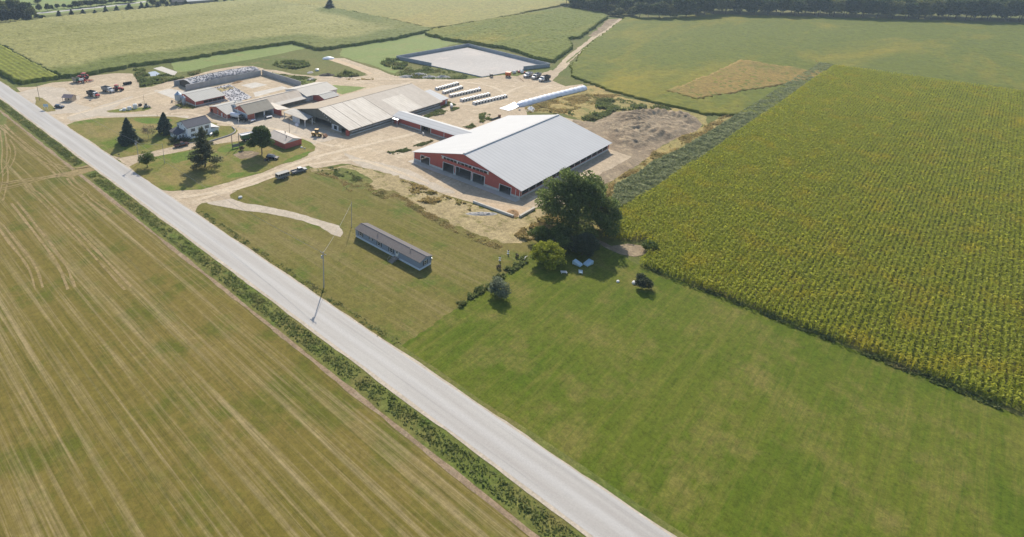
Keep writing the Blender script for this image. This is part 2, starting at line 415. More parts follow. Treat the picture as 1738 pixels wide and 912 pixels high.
sky.sun_elevation = math.radians(36); sky.sun_rotation = math.atan2(.775, .632)
bg = w.node_tree.nodes['Background']; w.node_tree.links.new(sky.outputs[0], bg.inputs[0]); bg.inputs[1].default_value = .115
sl = bpy.data.lights.new('sun', 'SUN'); sl.energy = 3.9; sl.angle = math.radians(.55); sl.color = (1., .91, .77)
so = obj('sun', sl); so.rotation_euler = SUN.to_track_quat('Z', 'Y').to_euler(); so.location = (300, 300, 300)
S.view_settings.view_transform = 'Standard'; S.view_settings.look = 'None'; S.view_settings.gamma = 1.; S.view_settings.exposure = .5
S.cycles.max_bounces = 5; S.cycles.diffuse_bounces = 3; S.cycles.glossy_bounces = 2; S.cycles.transparent_max_bounces = 4; S.cycles.volume_bounces = 0
S.cycles.use_denoising = True
S.cycles.sample_clamp_indirect = 4.

# ================================================================== ground covers
GM = ground_mat
GM('grass_rough', (.105, .13, .026), (.145, .145, .04), (.19, .155, .06), big=.02, mid=.12, fine=2.2, c2lo=.55, c2hi=.75)
GM('lawn_dry', (.135, .128, .024), (.175, .148, .042), (.095, .128, .016), big=.035, mid=.09, stretch=(1.6, .06, 1), scol=(.235, .19, .08), sscale=.35, samt=.6, fine=2.6, finea=.3)
GM('lawn_house', (.175, .16, .038), (.255, .2, .068), (.105, .155, .014), c2lo=.46, c2hi=.6, big=.05, mid=.045, stretch=(1.2, .08, 1), scol=(.235, .19, .08), sscale=.4, samt=.55, fine=2.6, finea=.3)
GM('lawn_bright', (.078, .115, .006), (.11, .13, .012), (.165, .15, .035), big=.03, mid=.1, stretch=(.07, 1.1, 1), scol=(.15, .15, .025), sscale=.42, samt=.8, stretch2=(.1, 2.2, 1), scol2=(.055, .1, .004), sscale2=.8, samt2=.45, fine=2.6, finea=.32, c2lo=.5, c2hi=.66)
GM('hay', (.158, .13, .026), (.19, .145, .038), (.11, .115, .016), big=.03, mid=.06, stretch=(1., .016, 1), stretch2=(1.6, .03, 1), scol2=(.085, .085, .012), sscale2=1., samt2=.5, scol=(.33, .26, .13), sscale=.62, samt=.85, fine=1.8, finea=.22, c2lo=.5, c2hi=.62)
GM('meadow', (.185, .24, .068), (.215, .255, .085), (.25, .22, .08), big=.03, mid=.07, fine=1.6, finea=.18, c2lo=.55, c2hi=.75)
GM('gravel', (.52, .415, .28), (.45, .36, .25), (.60, .50, .36), big=.03, mid=.14, stretch=(.1, .5, 1), srot=.3, scol=(.37, .295, .21), sscale=.6, samt=.55, stretch2=(.5, .07, 1), scol2=(.35, .275, .185), sscale2=.8, samt2=.4, fine=2.2, finea=.24, bumpd=.05)
GM('gravel_grey', (.45, .385, .295), (.50, .43, .335), (.56, .48, .38), big=.05, mid=.2, fine=3., finea=.2, bumpd=.04)
GM('lagoon_gravel', (.50, .47, .43), (.45, .42, .385), (.55, .50, .45), big=.03, mid=.06, fine=2., finea=.12, bumpd=.04)
GM('dirt', (.3, .235, .155), (.225, .172, .112), (.43, .335, .21), big=.06, mid=.3, fine=1.6, finea=.35, bumpd=.3)
GM('straw', (.40, .32, .17), (.34, .27, .14), (.18, .165, .045), big=.05, mid=.22, fine=1.8, finea=.4, bumpd=.2)
GM('dryweed', (.36, .27, .1), (.28, .24, .085), (.17, .17, .05), big=.04, mid=.14, fine=1.5, finea=.4, bumpd=.2)
GM('soil', (.30, .22, .14), (.26, .19, .12), (.34, .27, .18), fine=2., bumpd=.1)
GM('sand', (.56, .43, .28), (.50, .38, .25), (.60, .48, .33), fine=2.5, finea=.15)
GM('concrete_pad', (.58, .54, .47), (.53, .49, .42), (.63, .59, .52), big=.06, mid=.3, fine=1.5, finea=.08, bumpd=.01)
GM('track_pale', (.26, .2, .085), (.31, .235, .115), (.2, .155, .05), fine=1.8, finea=.3)
GM('farsoil', (.16, .17, .07), (.2, .19, .08), (.24, .22, .1), fine=.8)
GM('verge', (.12, .15, .03), (.18, .165, .05), (.085, .13, .022), big=.06, mid=.2, fine=2., finea=.35, bumpd=.15)
# road: pale chip seal with polished wheel tracks and a darker seam
m, nt, b = newmat('road'); p = pos(nt)
sx = nd(nt, 'ShaderNodeSeparateXYZ'); lk(nt, p, sx.inputs[0])
a = mixc(nt, mrange(nt, nz(nt, pos(nt, (1., .05, 1)), .7, 5, .6), .35, .65), (.385, .36, .33), (.44, .42, .385))
wv = nd(nt, 'ShaderNodeMath', operation='SINE'); mm = nd(nt, 'ShaderNodeMath', operation='MULTIPLY_ADD'); lk(nt, sx.outputs[0], mm.inputs[0]); mm.inputs[1].default_value = 1.45; mm.inputs[2].default_value = .9
lk(nt, mm.outputs[0], wv.inputs[0]); a = mixc(nt, mrange(nt, wv.outputs[0], -.2, 1., 0, .4), a, (.53, .52, .5))
a = mixc(nt, mrange(nt, nz(nt, pos(nt, (1., .012, 1)), 1.6, 4, .6), .56, .72, 0, .55), a, (.29, .28, .265))
a = mixc(nt, mrange(nt, nz(nt, p, .35, 6, .7), .6, .75, 0, .4), a, (.3, .29, .27))
fn = nz(nt, p, 6., 4, .7); a = mixc(nt, 1., a, mixc(nt, mrange(nt, fn, .3, .7), (.88,) * 3, (1.1,) * 3), 'MULTIPLY')
lk(nt, a, b.inputs['Base Color']); b.inputs['Roughness'].default_value = .75; b.inputs['Specular IOR Level'].default_value = .3; MATS['road'] = m

def ug(*a): return g(*a)
RL, RR = 69.9, 78.6                        # road edges (u)
FAR = 2600.
sheet('ground', [(-1500, -1200), (FAR, -1200), (FAR, FAR), (-1500, FAR)], 0, MATS['grass_rough'], 0)
sheet('hay_field', [(-700, -600), (RL - 5.2, -600), (RL - 5.2, 460), (-700, 460)], 1, MATS['hay'], .4, 4.)
sheet('road_verge', [(RL - 6.2, -600), (RL + .3, -600), (RL + .3, 900), (RL - 6.2, 900)], 2, MATS['verge'], .35, 2.)
sheet('furrow', [(RL - 7.1, -600), (RL - 6.1, -600), (RL - 6.1, 460), (RL - 7.1, 460)], 3, MATS['soil'], .35, 1.5)
sheet('crossing', pl('5:690,690 830,640 905,690 800,725 640,770 560,760'), 4, MATS['track_pale'], .5, .8)
# meadow strips
sheet('meadow', pl('2:60,672 0,600 0,570 500,480 1140,398 1270,440 900,520 600,570 400,605 200,650'), 1, MATS['meadow'], .8, 2.)
sheet('meadow', pl('3:0,440 480,370 820,290 770,330 920,370 1070,400 800,470 510,515 600,600 540,640 480,680 300,610 0,520; 2:1560,520'), 1, MATS['meadow'], 1., 2.)
# yard
YARD = pl('1:95,812 330,800 490,760 690,750 850,700 1060,675 1220,680 1262,740 1290,812 1400,800 1590,740 1737,712;2:300,668 420,640 620,610 760,608 860,632;'
 'D4:480,328 640,368 900,388 960,383 1280,404 1500,395 1620,378 1560,325 1230,212 1110,165 1160,148 1300,152 1560,245 1737,295;3:450,690 700,732 1150,732 1290,718 1480,692;'
 'C8:1090,240 1180,205 1400,200 1540,150 1590,180 1560,290 1640,330 1737,370;4:600,775 560,840;C8:1690,500 1190,655 1230,760')
YARD += [g(8, 330, 190), g(8, 640, 265), (232, 95), (229, 84), (215, 82), (190, 83)]
YARD += pl('B4:330,130 140,180;B3:1737,205 1640,262 1590,260 1210,122 1000,62 820,2;7:700,800 540,770 260,692 80,650 0,640;6:1330,690 1270,660 900,790 560,900;B2:620,0 540,50 560,85 640,110;'
 'B2:340,118 280,125 240,160 232,212') + [(RR - .4, 158), (RR - .4, 190)]
YARD += pl('5:1500,888 1200,672 1010,560 610,300 600,275 410,165')
YARD += [(RR - .4, 300)]
sheet('gravel_yard', YARD, 2, MATS['gravel'], .55, 1.)
sheet('gravel_patch', pl('1:150,860 400,800 600,810 700,880;5:760,0 700,80 860,130 700,175 480,190 420,160'), 3, MATS['gravel_grey'], 1.5, .8)
sheet('gravel_patch', pl('5:620,215 980,90 1200,20 1240,20 1100,95 980,170 1400,195 1737,200 1737,240 1500,225 900,205 650,250'), 4, MATS['gravel_grey'], .5, 1.)
sheet('gravel_patch', [(161, 232), (161, 178), (140, 181), (146, 200), (137, 208), (132, 236), (142, 232)], 3, MATS['gravel_grey'], .5, 1.)
sheet('gravel_patch', pl('7:0,530 300,620 640,700 1050,912 900,900 500,770 100,640'), 3, MATS['gravel_grey'], 1.5, .8)
# farm lawns lying on the yard
sheet('lawn', [(RR + .2, g(5, 600, 290)[1])] + pl('5:690,255 900,222 1200,212 1430,205;6:40,210 330,255 430,268 415,290 610,300;C6:1190,265 1300,310 1345,350 1310,400 1200,445 880,530;5:1737,445 1560,492 1300,553 1110,588') + [(RR + .2, g(5, 1000, 555)[1])], 5, MATS['lawn_house'], .35, .8)
LAWN_B = [(RR + .2, g(5, 1195, 670)[1])] + pl('5:1240,640 1430,577;6:0,548 200,507 430,462 640,432 700,440;C7:250,405 420,395 600,330 1215,335 1380,400 1470,480 1450,560 1320,610;6:1040,642 840,722 560,802 280,882 0,893') + [(RR + .2, g(5, 1500, 872)[1])]
sheet('lawn', LAWN_B, 5, MATS['lawn_house'], .4, .8)
GM('lawn_green', (.1, .165, .018), (.13, .175, .028), (.17, .17, .04), big=.06, mid=.15, fine=2.4, finea=.3)
for s_ in ('5:1190,228 1430,214 1640,228 1560,262 1300,272', '6:0,562 180,520 330,492 300,560 100,625 0,645', '6:420,480 640,445 690,470 600,520 460,540', '6:480,760 600,720 700,730 560,790', '6:1000,640 1180,560 1300,520 1240,580 1080,640'):
    sheet('grass_patch', pl(s_), 6, MATS['lawn_green'], 1.3, .7, 1)
sheet('flower_bed', pl('6:575,560 640,530 740,525 820,545 760,585 640,600'), 7, MATS['dirt'], .4, .5)
sheet('lawn', pl('C2:0,800 330,752 600,740 800,735 850,745 700,800 300,832 60,830'), 5, MATS['lawn_house'], .3, .5)
sheet('lawn', pl('C1:0,540 130,560 370,750 370,800 150,825 0,720'), 5, MATS['lawn_house'], .3, .6)
sheet('lawn', pl('C2:1270,690 1420,760 1600,760 1737,700 1650,720 1400,640'), 5, MATS['lawn_house'], .2, .6)
sheet('lawn', pl('5:0,700;1:0,720 110,770 190,850 100,850'), 3, MATS['verge'], .3, .8)
sheet('lawn', pl('2:1490,785 1737,800;D4:1600,545 1270,640 1170,600 1140,515'), 5, MATS['meadow'], .4, 1.)
sheet('lawn', pl('D4:290,340 600,380 800,395 940,430 900,480 730,520 720,480 500,420'), 5, MATS['verge'], .5, 1.)
sheet('lawn', pl('D4:200,300 350,200 800,150 1030,180 1230,230 1500,330 1610,360 1500,392 980,385 880,370 700,360 560,320'), 4, MATS['grass_rough'], .6, 1.)
# big south lawn: from the road to the hedge
vH = g('D7', 480, 450)[1]; uC = g('B4', 1090, 690)[0]
LC = [(RR + .2, vH - 2), (RR + .2, g('B2', 235, 215)[1])] + pl('B2:250,150 340,122 420,118 560,85 540,50 620,2;6:760,830 950,760 1290,690;7:80,655 540,775 800,862;B3:820,5 1000,65 1200,125 1590,262 1737,208;B4:140,185 330,300 250,440') + [(g('D7', 480, 440)[0] + 4, vH)]
sheet('lawn', LC, 3, MATS['lawn_dry'], .4, 1.)
sheet('straw_bank', pl('6:1290,700 1370,690 1480,660;7:80,660 260,700 540,780 800,868;B3:820,8 1000,68 1200,130 1590,268 1720,215;B4:140,190 330,160 340,300 250,420 90,440 0,480;B3:1560,500 1480,520 1280,440 1000,320 760,170 480,20 300,0;7:300,860 60,720'), 4, MATS['straw'], 2.6, .7)
sheet('grass_patch', pl('7:0,680 130,700 280,800 200,880 60,850 0,900;6:1640,800 1500,760 1560,690'), 5, MATS['verge'], 1., 1.)
sheet('gravel_path', pl('B2:330,125 560,85 700,130 850,152 1050,195 1250,245 1420,300 1540,335 1585,400 1560,440 1480,410 1380,345 1220,290 1040,245 900,222 600,185 420,145'), 5, MATS['gravel_grey'], .4, .7)
# neighbour's bright lawn beyond the hedge line, on to the corn
NL = [(RR + .2, -260), (RR + .2, vH - 1.), (g('D7', 480, 440)[0], vH - 1.)] + pl('D7:800,300 1440,330;B4:760,500 1000,640 1090,690') + [(uC + 1.2, g('B4', 1090, 690)[1] - 3), (uC - .5, -30), (uC - .5, -260)]
sheet('lawn', NL, 4, MATS['lawn_bright'], .9, .8)
sheet('soil_patch', pl('B4:720,450 860,520 1000,500 1160,520 1190,600 1060,615 930,590 800,540 700,480'), 6, MATS['dirt'], .4, .6)
# ground to the right of the big barn
sheet('dirt_field', pl('8:500,230 700,260 900,160 1130,150 1300,155 1560,165 1690,270 1660,330 1440,420 1260,520 1180,600 1000,720 860,800;B4:420,150 330,300 200,260') + [(170, 84), (228, 84), (233, 110)], 3, MATS['dirt'], .8, 1.)
sheet('dry_grass', pl('4:600,800 700,790 840,845;8:1000,40 1300,100 1500,140 1737,205 1737,290 1690,280 1560,170 1290,150 1000,150 860,170 780,220 600,250 420,180 100,170;C8:1190,660 1690,505'), 3, MATS['dryweed'], 1., 1.2)
DW = pl('8:1737,290 1650,330 1440,420 1260,520 1180,600 1000,720 830,830;B4:700,330 740,380 800,345 870,255;8:880,850 1090,745 1250,625 1500,512 1737,372')
a0, a1 = g(8, 1737, 372), g(8, 1737, 290)
DW = DW[:-1] + [a0, (a0[0] + 300, a0[1] - 4), (a1[0] + 300, a1[1] - 4)]
sheet('dry_grass', DW, 4, MATS['dryweed'], .8, 1.2)
sheet('road_verge', [(RR - .2, -600), (RR + 1.9, -600), (RR + 1.7, vH), (RR - .2, vH)], 5, MATS['verge'], .3, 1.2)
# road surface with gravel shoulders
sheet('road_shoulder', [(RL - .9, -600), (RR + .5, -600), (RR + .5, 900), (RL - .9, 900)], 6, MATS['gravel_grey'], .3, 1.)
sheet('road', [(RL, -600), (RR, -600), (RR, 900), (RL, 900)], 7, MATS['road'], .1, 2.)
GM('gravel_pale', (.60, .5, .36), (.55, .45, .32), (.48, .39, .28), fine=2.2, finea=.2, mid=.4)
for s_, w_ in (('B2:60,70 200,60 420,20;6:600,850 900,740 1150,640 1400,560 1737,480', 2.2), ('7:0,520 300,450 600,380 800,330', 2.0), ('B2:250,95 480,30;6:700,850 980,750 1250,640 1737,600;7:300,640 560,730 800,830', 1.6), ('C8:0,620 300,600 600,640 800,560 1000,420 1200,360', 2.2), ('C8:0,290 300,300 700,350 900,440 960,560', 2.), ('D4:960,400 1300,410 1600,430;C8:0,280', 2.4), ('5:640,200 980,110 1300,20;1:1400,860 1640,790', 1.6), ('6:0,180 200,170 380,240 620,290 900,300 1250,420 1500,480', 1.8)):
    strip('yard_track', pl(s_), w_, 5 if 0 else 4, MATS['gravel_pale'], .5, step=.9)
# hay wheel tracks
for s_, w_ in (('5:850,670 700,720 500,760 250,790 0,830', 2.2), ('5:720,715 560,735 420,770 180,840 0,880', 1.2), ('5:850,660 640,700 380,610 150,420 20,280', .7), ('5:640,770 700,850 820,900;B1:760,60 1000,220', .8),
               ('5:20,330 50,520 30,640 60,760;B1:0,110', .7), ('5:70,420 130,520 100,640 0,760', .5), ('5:250,830 300,900;B1:320,20 480,180 760,460 1180,912', .9), ('B1:130,120 300,330 560,660 660,912', 1.0), ('B1:0,330 110,480 300,700 360,912', .8), ('5:560,760 450,650 300,520 0,290', .6)):
    P_s = smooth_line(pl(s_), 1)
    for off in (-.85, .85):
        Q_s = []
        for i_, q_ in enumerate(P_s):
            a_, b_ = P_s[max(0, i_ - 1)], P_s[min(len(P_s) - 1, i_ + 1)]; L_ = math.hypot(b_[0] - a_[0], b_[1] - a_[1]) or 1.
            Q_s.append((q_[0] - (b_[1] - a_[1]) / L_ * off, q_[1] + (b_[0] - a_[0]) / L_ * off))
        strip('wheel_track', Q_s, .35 + .3 * w_, 4, MATS['track_pale'], .2, step=.8)
# concrete pads of the yards
zL = g(3, 605, 535)
sheet('lagoon_floor', [(288.5, 199), (288.5, 264.5), (352, 256), (345, 186), (322, 191)], 4, MATS['lagoon_gravel'], .2, 2.)
sheet('concrete_pad', pl('C2:880,430 1180,390 1470,440 1290,590'), 4, MATS['concrete_pad'], .15, 1.)
sheet('feed_floor', [(148, 262), (148, 290.5), (197.5, 290), (197.5, 252), (186, 244), (158, 246)], 4, MATS['gravel'], .15, 1.)
sheet('concrete_pad', pl('C4:690,55 960,0 1180,45 900,115'), 5, MATS['concrete_pad'], .1, 1.)
sheet('concrete_pad', pl('C4:920,190 1460,70 1560,110 960,270'), 5, MATS['concrete_pad'], .3, 1.)
sheet('barn_apron', [(160.2, 92.6), (163.2, 92.6), (163.2, 140.5), (160.2, 140.5)], 5, MATS['concrete_pad'], .05, 1.)
sheet('concrete_pad', pl('1:1410,632 1490,615 1635,665 1605,700'), 4, MATS['concrete_pad'], .1, 1.)
sheet('sand_pad', pl('B3:1240,105 1690,165 1737,165 1737,200 1640,255 1580,245'), 6, MATS['sand'], .3, .8)
sheet('pond_water', pl('1:1345,685 1380,665 1430,657 1480,685 1440,700 1390,705'), 5, paint('water', (.30, .33, .36), .12, .05), .3, .8)
# farm track running up to the woods
strip('farm_track', pl('C8:1500,290 1640,150;4:400,620 440,560 540,480 640,405 760,310 860,235 960,175'), 4.5, 3, MATS['gravel'], .7, w2=7.)
strip('track_grass', pl('4:440,580 540,495 640,415 760,320'), 1.1, 4, MATS['verge'], .5)
sheet('soil_patch', pl('4:640,335 720,280 820,180 930,175 800,280 700,340'), 3, MATS['dirt'], 1.2, 2.)
# far road on the left horizon
strip('far_road', pl('1:-300,160 350,125 700,90 1000,60 1350,15'), 8., 3, MATS['road'], .2, step=4.)
sheet('far_lawn', pl('1:-200,190 350,150 700,110 1000,80 1400,45 1400,-40 300,-60 -300,60'), 1, MATS['meadow'], 1., 6.)
strip('worn_track', pl('D4:1100,160 1300,222 1500,290 1640,365'), 5., 3, MATS['sand'], .5)

# ================================================================== crops
cropmat('corn_far', (.12, .145, .026), (.275, .262, .09), (.175, .18, .04), big=.012, fine=.9, c2lo=.45, c2hi=.7)
cropmat('soy_far', (.25, .225, .06), (.215, .21, .055), (.31, .24, .06), big=.012, fine=.6)
cropmat('corn_mid', (.105, .135, .014), (.14, .16, .018), (.24, .205, .025), big=.02, fine=.9)
cropmat('soy_right', (.095, .12, .008), (.125, .142, .01), (.235, .195, .014), big=.02, fine=.8, c2lo=.5, c2hi=.72, finea=.3)
cropmat('patch_ripe', (.25, .165, .035), (.22, .16, .035), (.16, .14, .025), big=.05, fine=1.)
A_near = pl('1:22,757 115,757 205,778 380,755 850,692 1240,616 1737,552;2:500,495 1130,403 1250,445 1370,470 1737,420;3:480,370 818,296')
A_fr = pl('3:820,285 400,185 0,105;2:1737,130 840,0'); A_fl = pl('1:1737,60 600,165 0,240')
u_l = g(1, 115, 757)[0]; uB = g(1, 390, 650)[0]; vB = g(1, 390, 754)[1]
cfar = A_fl[-1]
POLA = [(uB + 1.2, vB)] + A_near[4:] + A_fr + A_fl[:2] + [cfar, (uB + 1.2, cfar[1] + 20)]
bd = [(uB, vB)] + A_near[4:] + A_fr[:4]
cropmat('corn_strip', (.17, .2, .022), (.23, .24, .03), (.13, .16, .02), big=.03, fine=1., rowscale=.1, rowdir=math.pi / 2, rowamt=.5)
crop('corn_strip', [(u_l, cfar[1] + 20), (u_l, g(1, 115, 757)[1]), g(1, 205, 778), (uB, vB), (uB, cfar[1] + 20)], 2.1, 1.5, .25, MATS['corn_strip'], lambda X, Y: np.clip(RNG.normal(.5, .3, len(X)), 0, 1), 'yellow-green strip of corn rows beside the road at far left', 'corn field')
def tA(X, Y):
    d = polydist(bd, X, Y, False); n = np.array([noise.noise(Vector((x * .03, y * .03, 2.))) for x, y in zip(X, Y)])
    return np.clip((d - 20 + n * 9) / 14, 0, 1)
crop('corn_field', POLA, 2.1, 1.7, .28, MATS['corn_far'], tA, 'tall green corn field with pale tassels behind the farmyard', 'corn field')
fb = pl('3:825,270 400,165 0,92;2:1500,60 860,-20')
b0 = g(3, 828, 272); b1 = g(4, 470, 42); b2 = g(2, 860, -4)
POLB = [b0, g(3, 1300, 200), b1, (b1[0] + 260, b1[1] + 60), (b1[0] + 700, b1[1] + 500), (b2[0] + 300, b2[1] + 500), b2, g(3, 0, 100), g(3, 420, 180)]
crop('soy_field', POLB, 1.1, 3., .12, MATS['soy_far'], lambda X, Y: np.clip(RNG.normal(.5, .3, len(X)), 0, 1), 'pale yellow green bean field at the top of the view', 'bean field')
POLC = pl('3:768,322 830,345 905,350 925,370 1170,400 1500,455 1737,525;4:100,535 320,578 490,455 470,395 445,368 560,358 820,165 750,128 430,88 0,152;3:840,288')
crop('corn_field', POLC, 2.0, 1.5, .28, MATS['corn_mid'], lambda X, Y: np.clip(RNG.normal(.5, .3, len(X)), 0, 1), 'green corn field behind the walled lagoon', 'corn field')
d0, d1, d2 = g(8, 1737, 197), g(4, 1737, 137), g(4, 1400, 168)
POLD = pl('4:490,712 640,765 840,845;8:940,2 1300,98 1500,138') + [d0, (d0[0] + 90, d0[1] - 95), (d0[0] + 700, d0[1] - 260), (d1[0] + 500, d1[1] - 700), d1] + pl('4:1400,168 1200,172 985,168 640,432 490,622')
crop('bean_field', POLD, 1., 1.7, .13, MATS['soy_right'], lambda X, Y: np.clip(RNG.normal(.5, .3, len(X)), 0, 1), 'broad green field with yellowing patches right of the track', 'bean field')
q0, q1, q2 = g(4, 1360, 852), g(4, 1737, 708), g(4, 1737, 930)
crop('ripe_patch', [q0, q1, (q1[0] + 60, q1[1] - 1), (q1[0] + 60, q1[1] - 55), (q2[0] - 4, q2[1] + 4)], 1.15, 1.7, .12, MATS['patch_ripe'], lambda X, Y: np.clip(RNG.normal(.5, .3, len(X)), 0, 1), 'reddish brown ripening patch inside the green field at right', 'ripe crop')
# ================================================================== building tools
def swap(mb, sw):
    if sw: mb.v = [(y, x, z) for x, y, z in mb.v]
    return mb
def wall_face(mb, c, t, a0, a1, top, holes=(), z0=0., axis='x'):
    """wall lying at c..c+t along axis, from a0 to a1; top(a) gives its height; holes (a0,a1,z0,z1)"""
    cuts = sorted(set([a0, a1] + [h for q in holes for h in q[:2]] + [k for k in getattr(top, 'k', []) if a0 < k < a1]))
    for p, q in zip(cuts, cuts[1:]):
        m = (p + q) / 2; hs = [h for h in holes if h[0] <= m <= h[1]]
        def pc(zb0, zb1): mb.prism([(p, zb0), (q, zb0), (q, zb1 if zb1 is not None else top(q)), (p, zb1 if zb1 is not None else top(p))], axis, c, c + t)
        zb = z0
        for h in sorted(hs, key=lambda h: h[2]):
            if h[2] > zb + 1e-3: pc(zb, h[2])
            zb = h[3]
        pc(zb, None)
class Top:
    def __init__(s, k, z): s.k = k; s.z = z
    def __call__(s, a): return float(np.interp(a, s.k, s.z))
def gable(root, a0, a1, b0, b1, ze, zr, sw=False, br=None, oh=.5, wall='red_siding', roof='roof_white', holes={}, ze2=None, t=.18, th=.16, ohg=.5, name_w='wall', roofs=None, curb=0., curbm='curb', open_walls=()):
    """ridge along a; eaves ze at b0 and ze2 at b1; returns roof parts"""
    ze2 = ze if ze2 is None else ze2; br = (b0 + b1) / 2 if br is None else br
    top = Top([b0, br, b1], [ze, zr, ze2])
    for nm, c in (('a0', a0), ('a1', a1 - t)):
        if nm in open_walls: continue
        mb = MB(); wall_face(mb, c, t, b0, b1, top, holes.get(nm, ()), curb, 'x'); swap(mb, sw); mb.build(name_w, MATS[wall if nm != 'a0' or 'wall_a0' not in holes else holes['wall_a0']], root, world=True)
    for nm, c, z in (('b0', b0, ze), ('b1', b1 - t, ze2)):
        if nm in open_walls: continue
        mb = MB(); wall_face(mb, c, t, a0 + t + .004, a1 - t - .004, Top([a0, a1], [z - .03, z - .03]), holes.get(nm, ()), curb, 'y'); swap(mb, sw); mb.build(name_w, MATS[wall], root, world=True)
    if curb:
        for nm, bx in (('a0', (a0 - .04, a0 + t + .04, b0 - .04, b1 + .04)), ('b0', (a0 - .04, a1 + .04, b0 - .04, b0 + t + .04)), ('b1', (a0 - .04, a1 + .04, b1 - t - .04, b1 + .04)), ('a1', (a1 - t - .04, a1 + .04, b0 - .04, b1 + .04))):
            pcs = []; hs = sorted(h for h in holes.get(nm, ()) if h[2] < curb)
            if nm[0] == 'a':
                e = bx[2]
                for h in hs: pcs.append((bx[0], bx[1], e, h[0], 0, curb)); e = h[1]
                pcs.append((bx[0], bx[1], e, bx[3], 0, curb))
            else:
                e = bx[0] + t + .1
                for h in hs: pcs.append((e, h[0], bx[2], bx[3], 0, curb - .003)); e = h[1]
                pcs.append((e, bx[1] - t - .1, bx[2], bx[3], 0, curb - .003))
            for q_ in pcs: mb = MB().box(*q_); swap(mb, sw); mb.build('footing', MATS[curbm], root, world=True)
    out = []
    s0 = (zr - ze) / (br - b0); s1 = (zr - ze2) / (b1 - br)
    for side in (0, 1):
        mb = MB(); A0, A1 = a0 - ohg, a1 + ohg; z_r = zr + th
        if side == 0: mb.quad4((A0, b0 - oh, ze - s0 * oh + th), (A1, b0 - oh, ze - s0 * oh + th), (A1, br, z_r), (A0, br, z_r), th)
        else: mb.quad4((A0, br + .002, z_r), (A1, br + .002, z_r), (A1, b1 + oh, ze2 - s1 * oh + th), (A0, b1 + oh, ze2 - s1 * oh + th), th)
        swap(mb, sw)
        out.append(mb.build('roof', MATS[roofs[side] if roofs else roof], root, world=True))
    mb = MB().box(a0 - ohg - .02, a1 + ohg + .02, br - .22, br + .22, zr + th - .06, zr + th + .05); swap(mb, sw)
    mb.build('ridge_cap', MATS[roofs[1] if roofs else roof], root, world=True)
    return out
def win_on(root, axis, c, a, z, wd, ht, out, shutters=False, frame='trim_white', glass='glass', name='window'):
    """window set proud of a wall. axis 'u': wall plane u=c, a is v; axis 'v': plane v=c, a is u. out=+-1 outward"""
    def put(mb, a0, a1, z0, z1, d0, d1):
        lo, hi = sorted((c + out * d0, c + out * d1))
        if axis == 'u': mb.box(lo, hi, a0, a1, z0, z1)
        else: mb.box(a0, a1, lo, hi, z0, z1)
    fr = MB(); e = .09
    put(fr, a - wd / 2 - e, a + wd / 2 + e, z - ht / 2 - e, z - ht / 2, .003, .07); put(fr, a - wd / 2 - e, a + wd / 2 + e, z + ht / 2, z + ht / 2 + e, .003, .07)
    put(fr, a - wd / 2 - e, a - wd / 2, z - ht / 2, z + ht / 2, .003, .07); put(fr, a + wd / 2, a + wd / 2 + e, z - ht / 2, z + ht / 2, .003, .07)
    put(fr, a - wd / 2, a + wd / 2, z - .03, z + .03, .03, .06)
    w_ = fr.build(name, MATS[frame], root, world=True)
    pn = MB(); put(pn, a - wd / 2, a + wd / 2, z - ht / 2, z + ht / 2, .004, .025); pn.build('pane', MATS[glass], w_, world=True)
    if shutters:
        for sgn in (-1, 1):
            sm = MB(); x = a + sgn * (wd / 2 + e + .2); put(sm, x - .17, x + .17, z - ht / 2 - e, z + ht / 2 + e, .003, .05); sm.build('shutter', MATS['shutter_dark'], root, world=True)
def panel_on(root, name, mat, axis, c, a0, a1, z0, z1, out, d=.06, d0=.003):
    mb = MB(); lo, hi = sorted((c + out * d0, c + out * d))
    if axis == 'u': mb.box(lo, hi, a0, a1, z0, z1)
    else: mb.box(a0, a1, lo, hi, z0, z1)
    return mb.build(name, MATS[mat], root, world=True)
P_ = paint
P_('red_siding', (.44, .1, .075), .6, .08, .6, stain=(.36, .11, .085), stainamt=.5)
P_('red_old', (.44, .13, .085), .75, .15, .8, stain=(.33, .17, .13), stainamt=.6)
P_('trim_white', (.74, .74, .72), .5, .05)
P_('curb', (.55, .54, .5), .85, .1, stain=(.38, .36, .33), stainamt=.4)
P_('roof_white', (.56, .56, .55), .7, .03, .15, spec=.08, ribs=(.16, 0, 0, 'X'), ribd=.01, stain=(.5, .5, .5), stainamt=.3, stretch=(1, .08, 1))
P_('roof_pale', (.47, .44, .385), .75, .06, .4, stain=(.42, .38, .32), stainamt=.5)
P_('roof_cream', (.66, .6, .51), .7, .07, .5, spec=.15, ribs=(.2, 0, 0, 'X'), stain=(.42, .36, .28), stainamt=.6, stretch=(1, .1, 1))
P_('roof_tan', (.42, .35, .265), .8, .1, .5, spec=.15, ribs=(.25, 0, 0, 'X'), stain=(.33, .28, .21), stainamt=.6, stretch=(1, .1, 1))
P_('roof_ribbed', (.52, .46, .385), .7, .08, .6, spec=.15, ribs=(.34, 0, 0, 'X'), ribd=.06, stain=(.40, .34, .27), stainamt=.5, stretch=(1, .1, 1))
P_('roof_grey', (.43, .42, .385), .7, .06, .5, spec=.15, ribs=(.25, 0, 0, 'X'), stain=(.44, .43, .40), stainamt=.4)
P_('roof_rust', (.50, .42, .33), .7, .1, .5, stain=(.38, .26, .16), stainamt=.55, stretch=(1.2, .06, 1))
P_('roof_olive', (.36, .32, .25), .75, .1, .5, spec=.15, ribs=(.3, 0, 0, 'X'), stain=(.42, .39, .32), stainamt=.5, stretch=(1, .1, 1))
P_('roof_shed', (.50, .44, .38), .7, .08, .7, ribs=(0, .9, 0, 'Y'), stain=(.40, .34, .29), stainamt=.6, stretch=(.1, 1, 1))
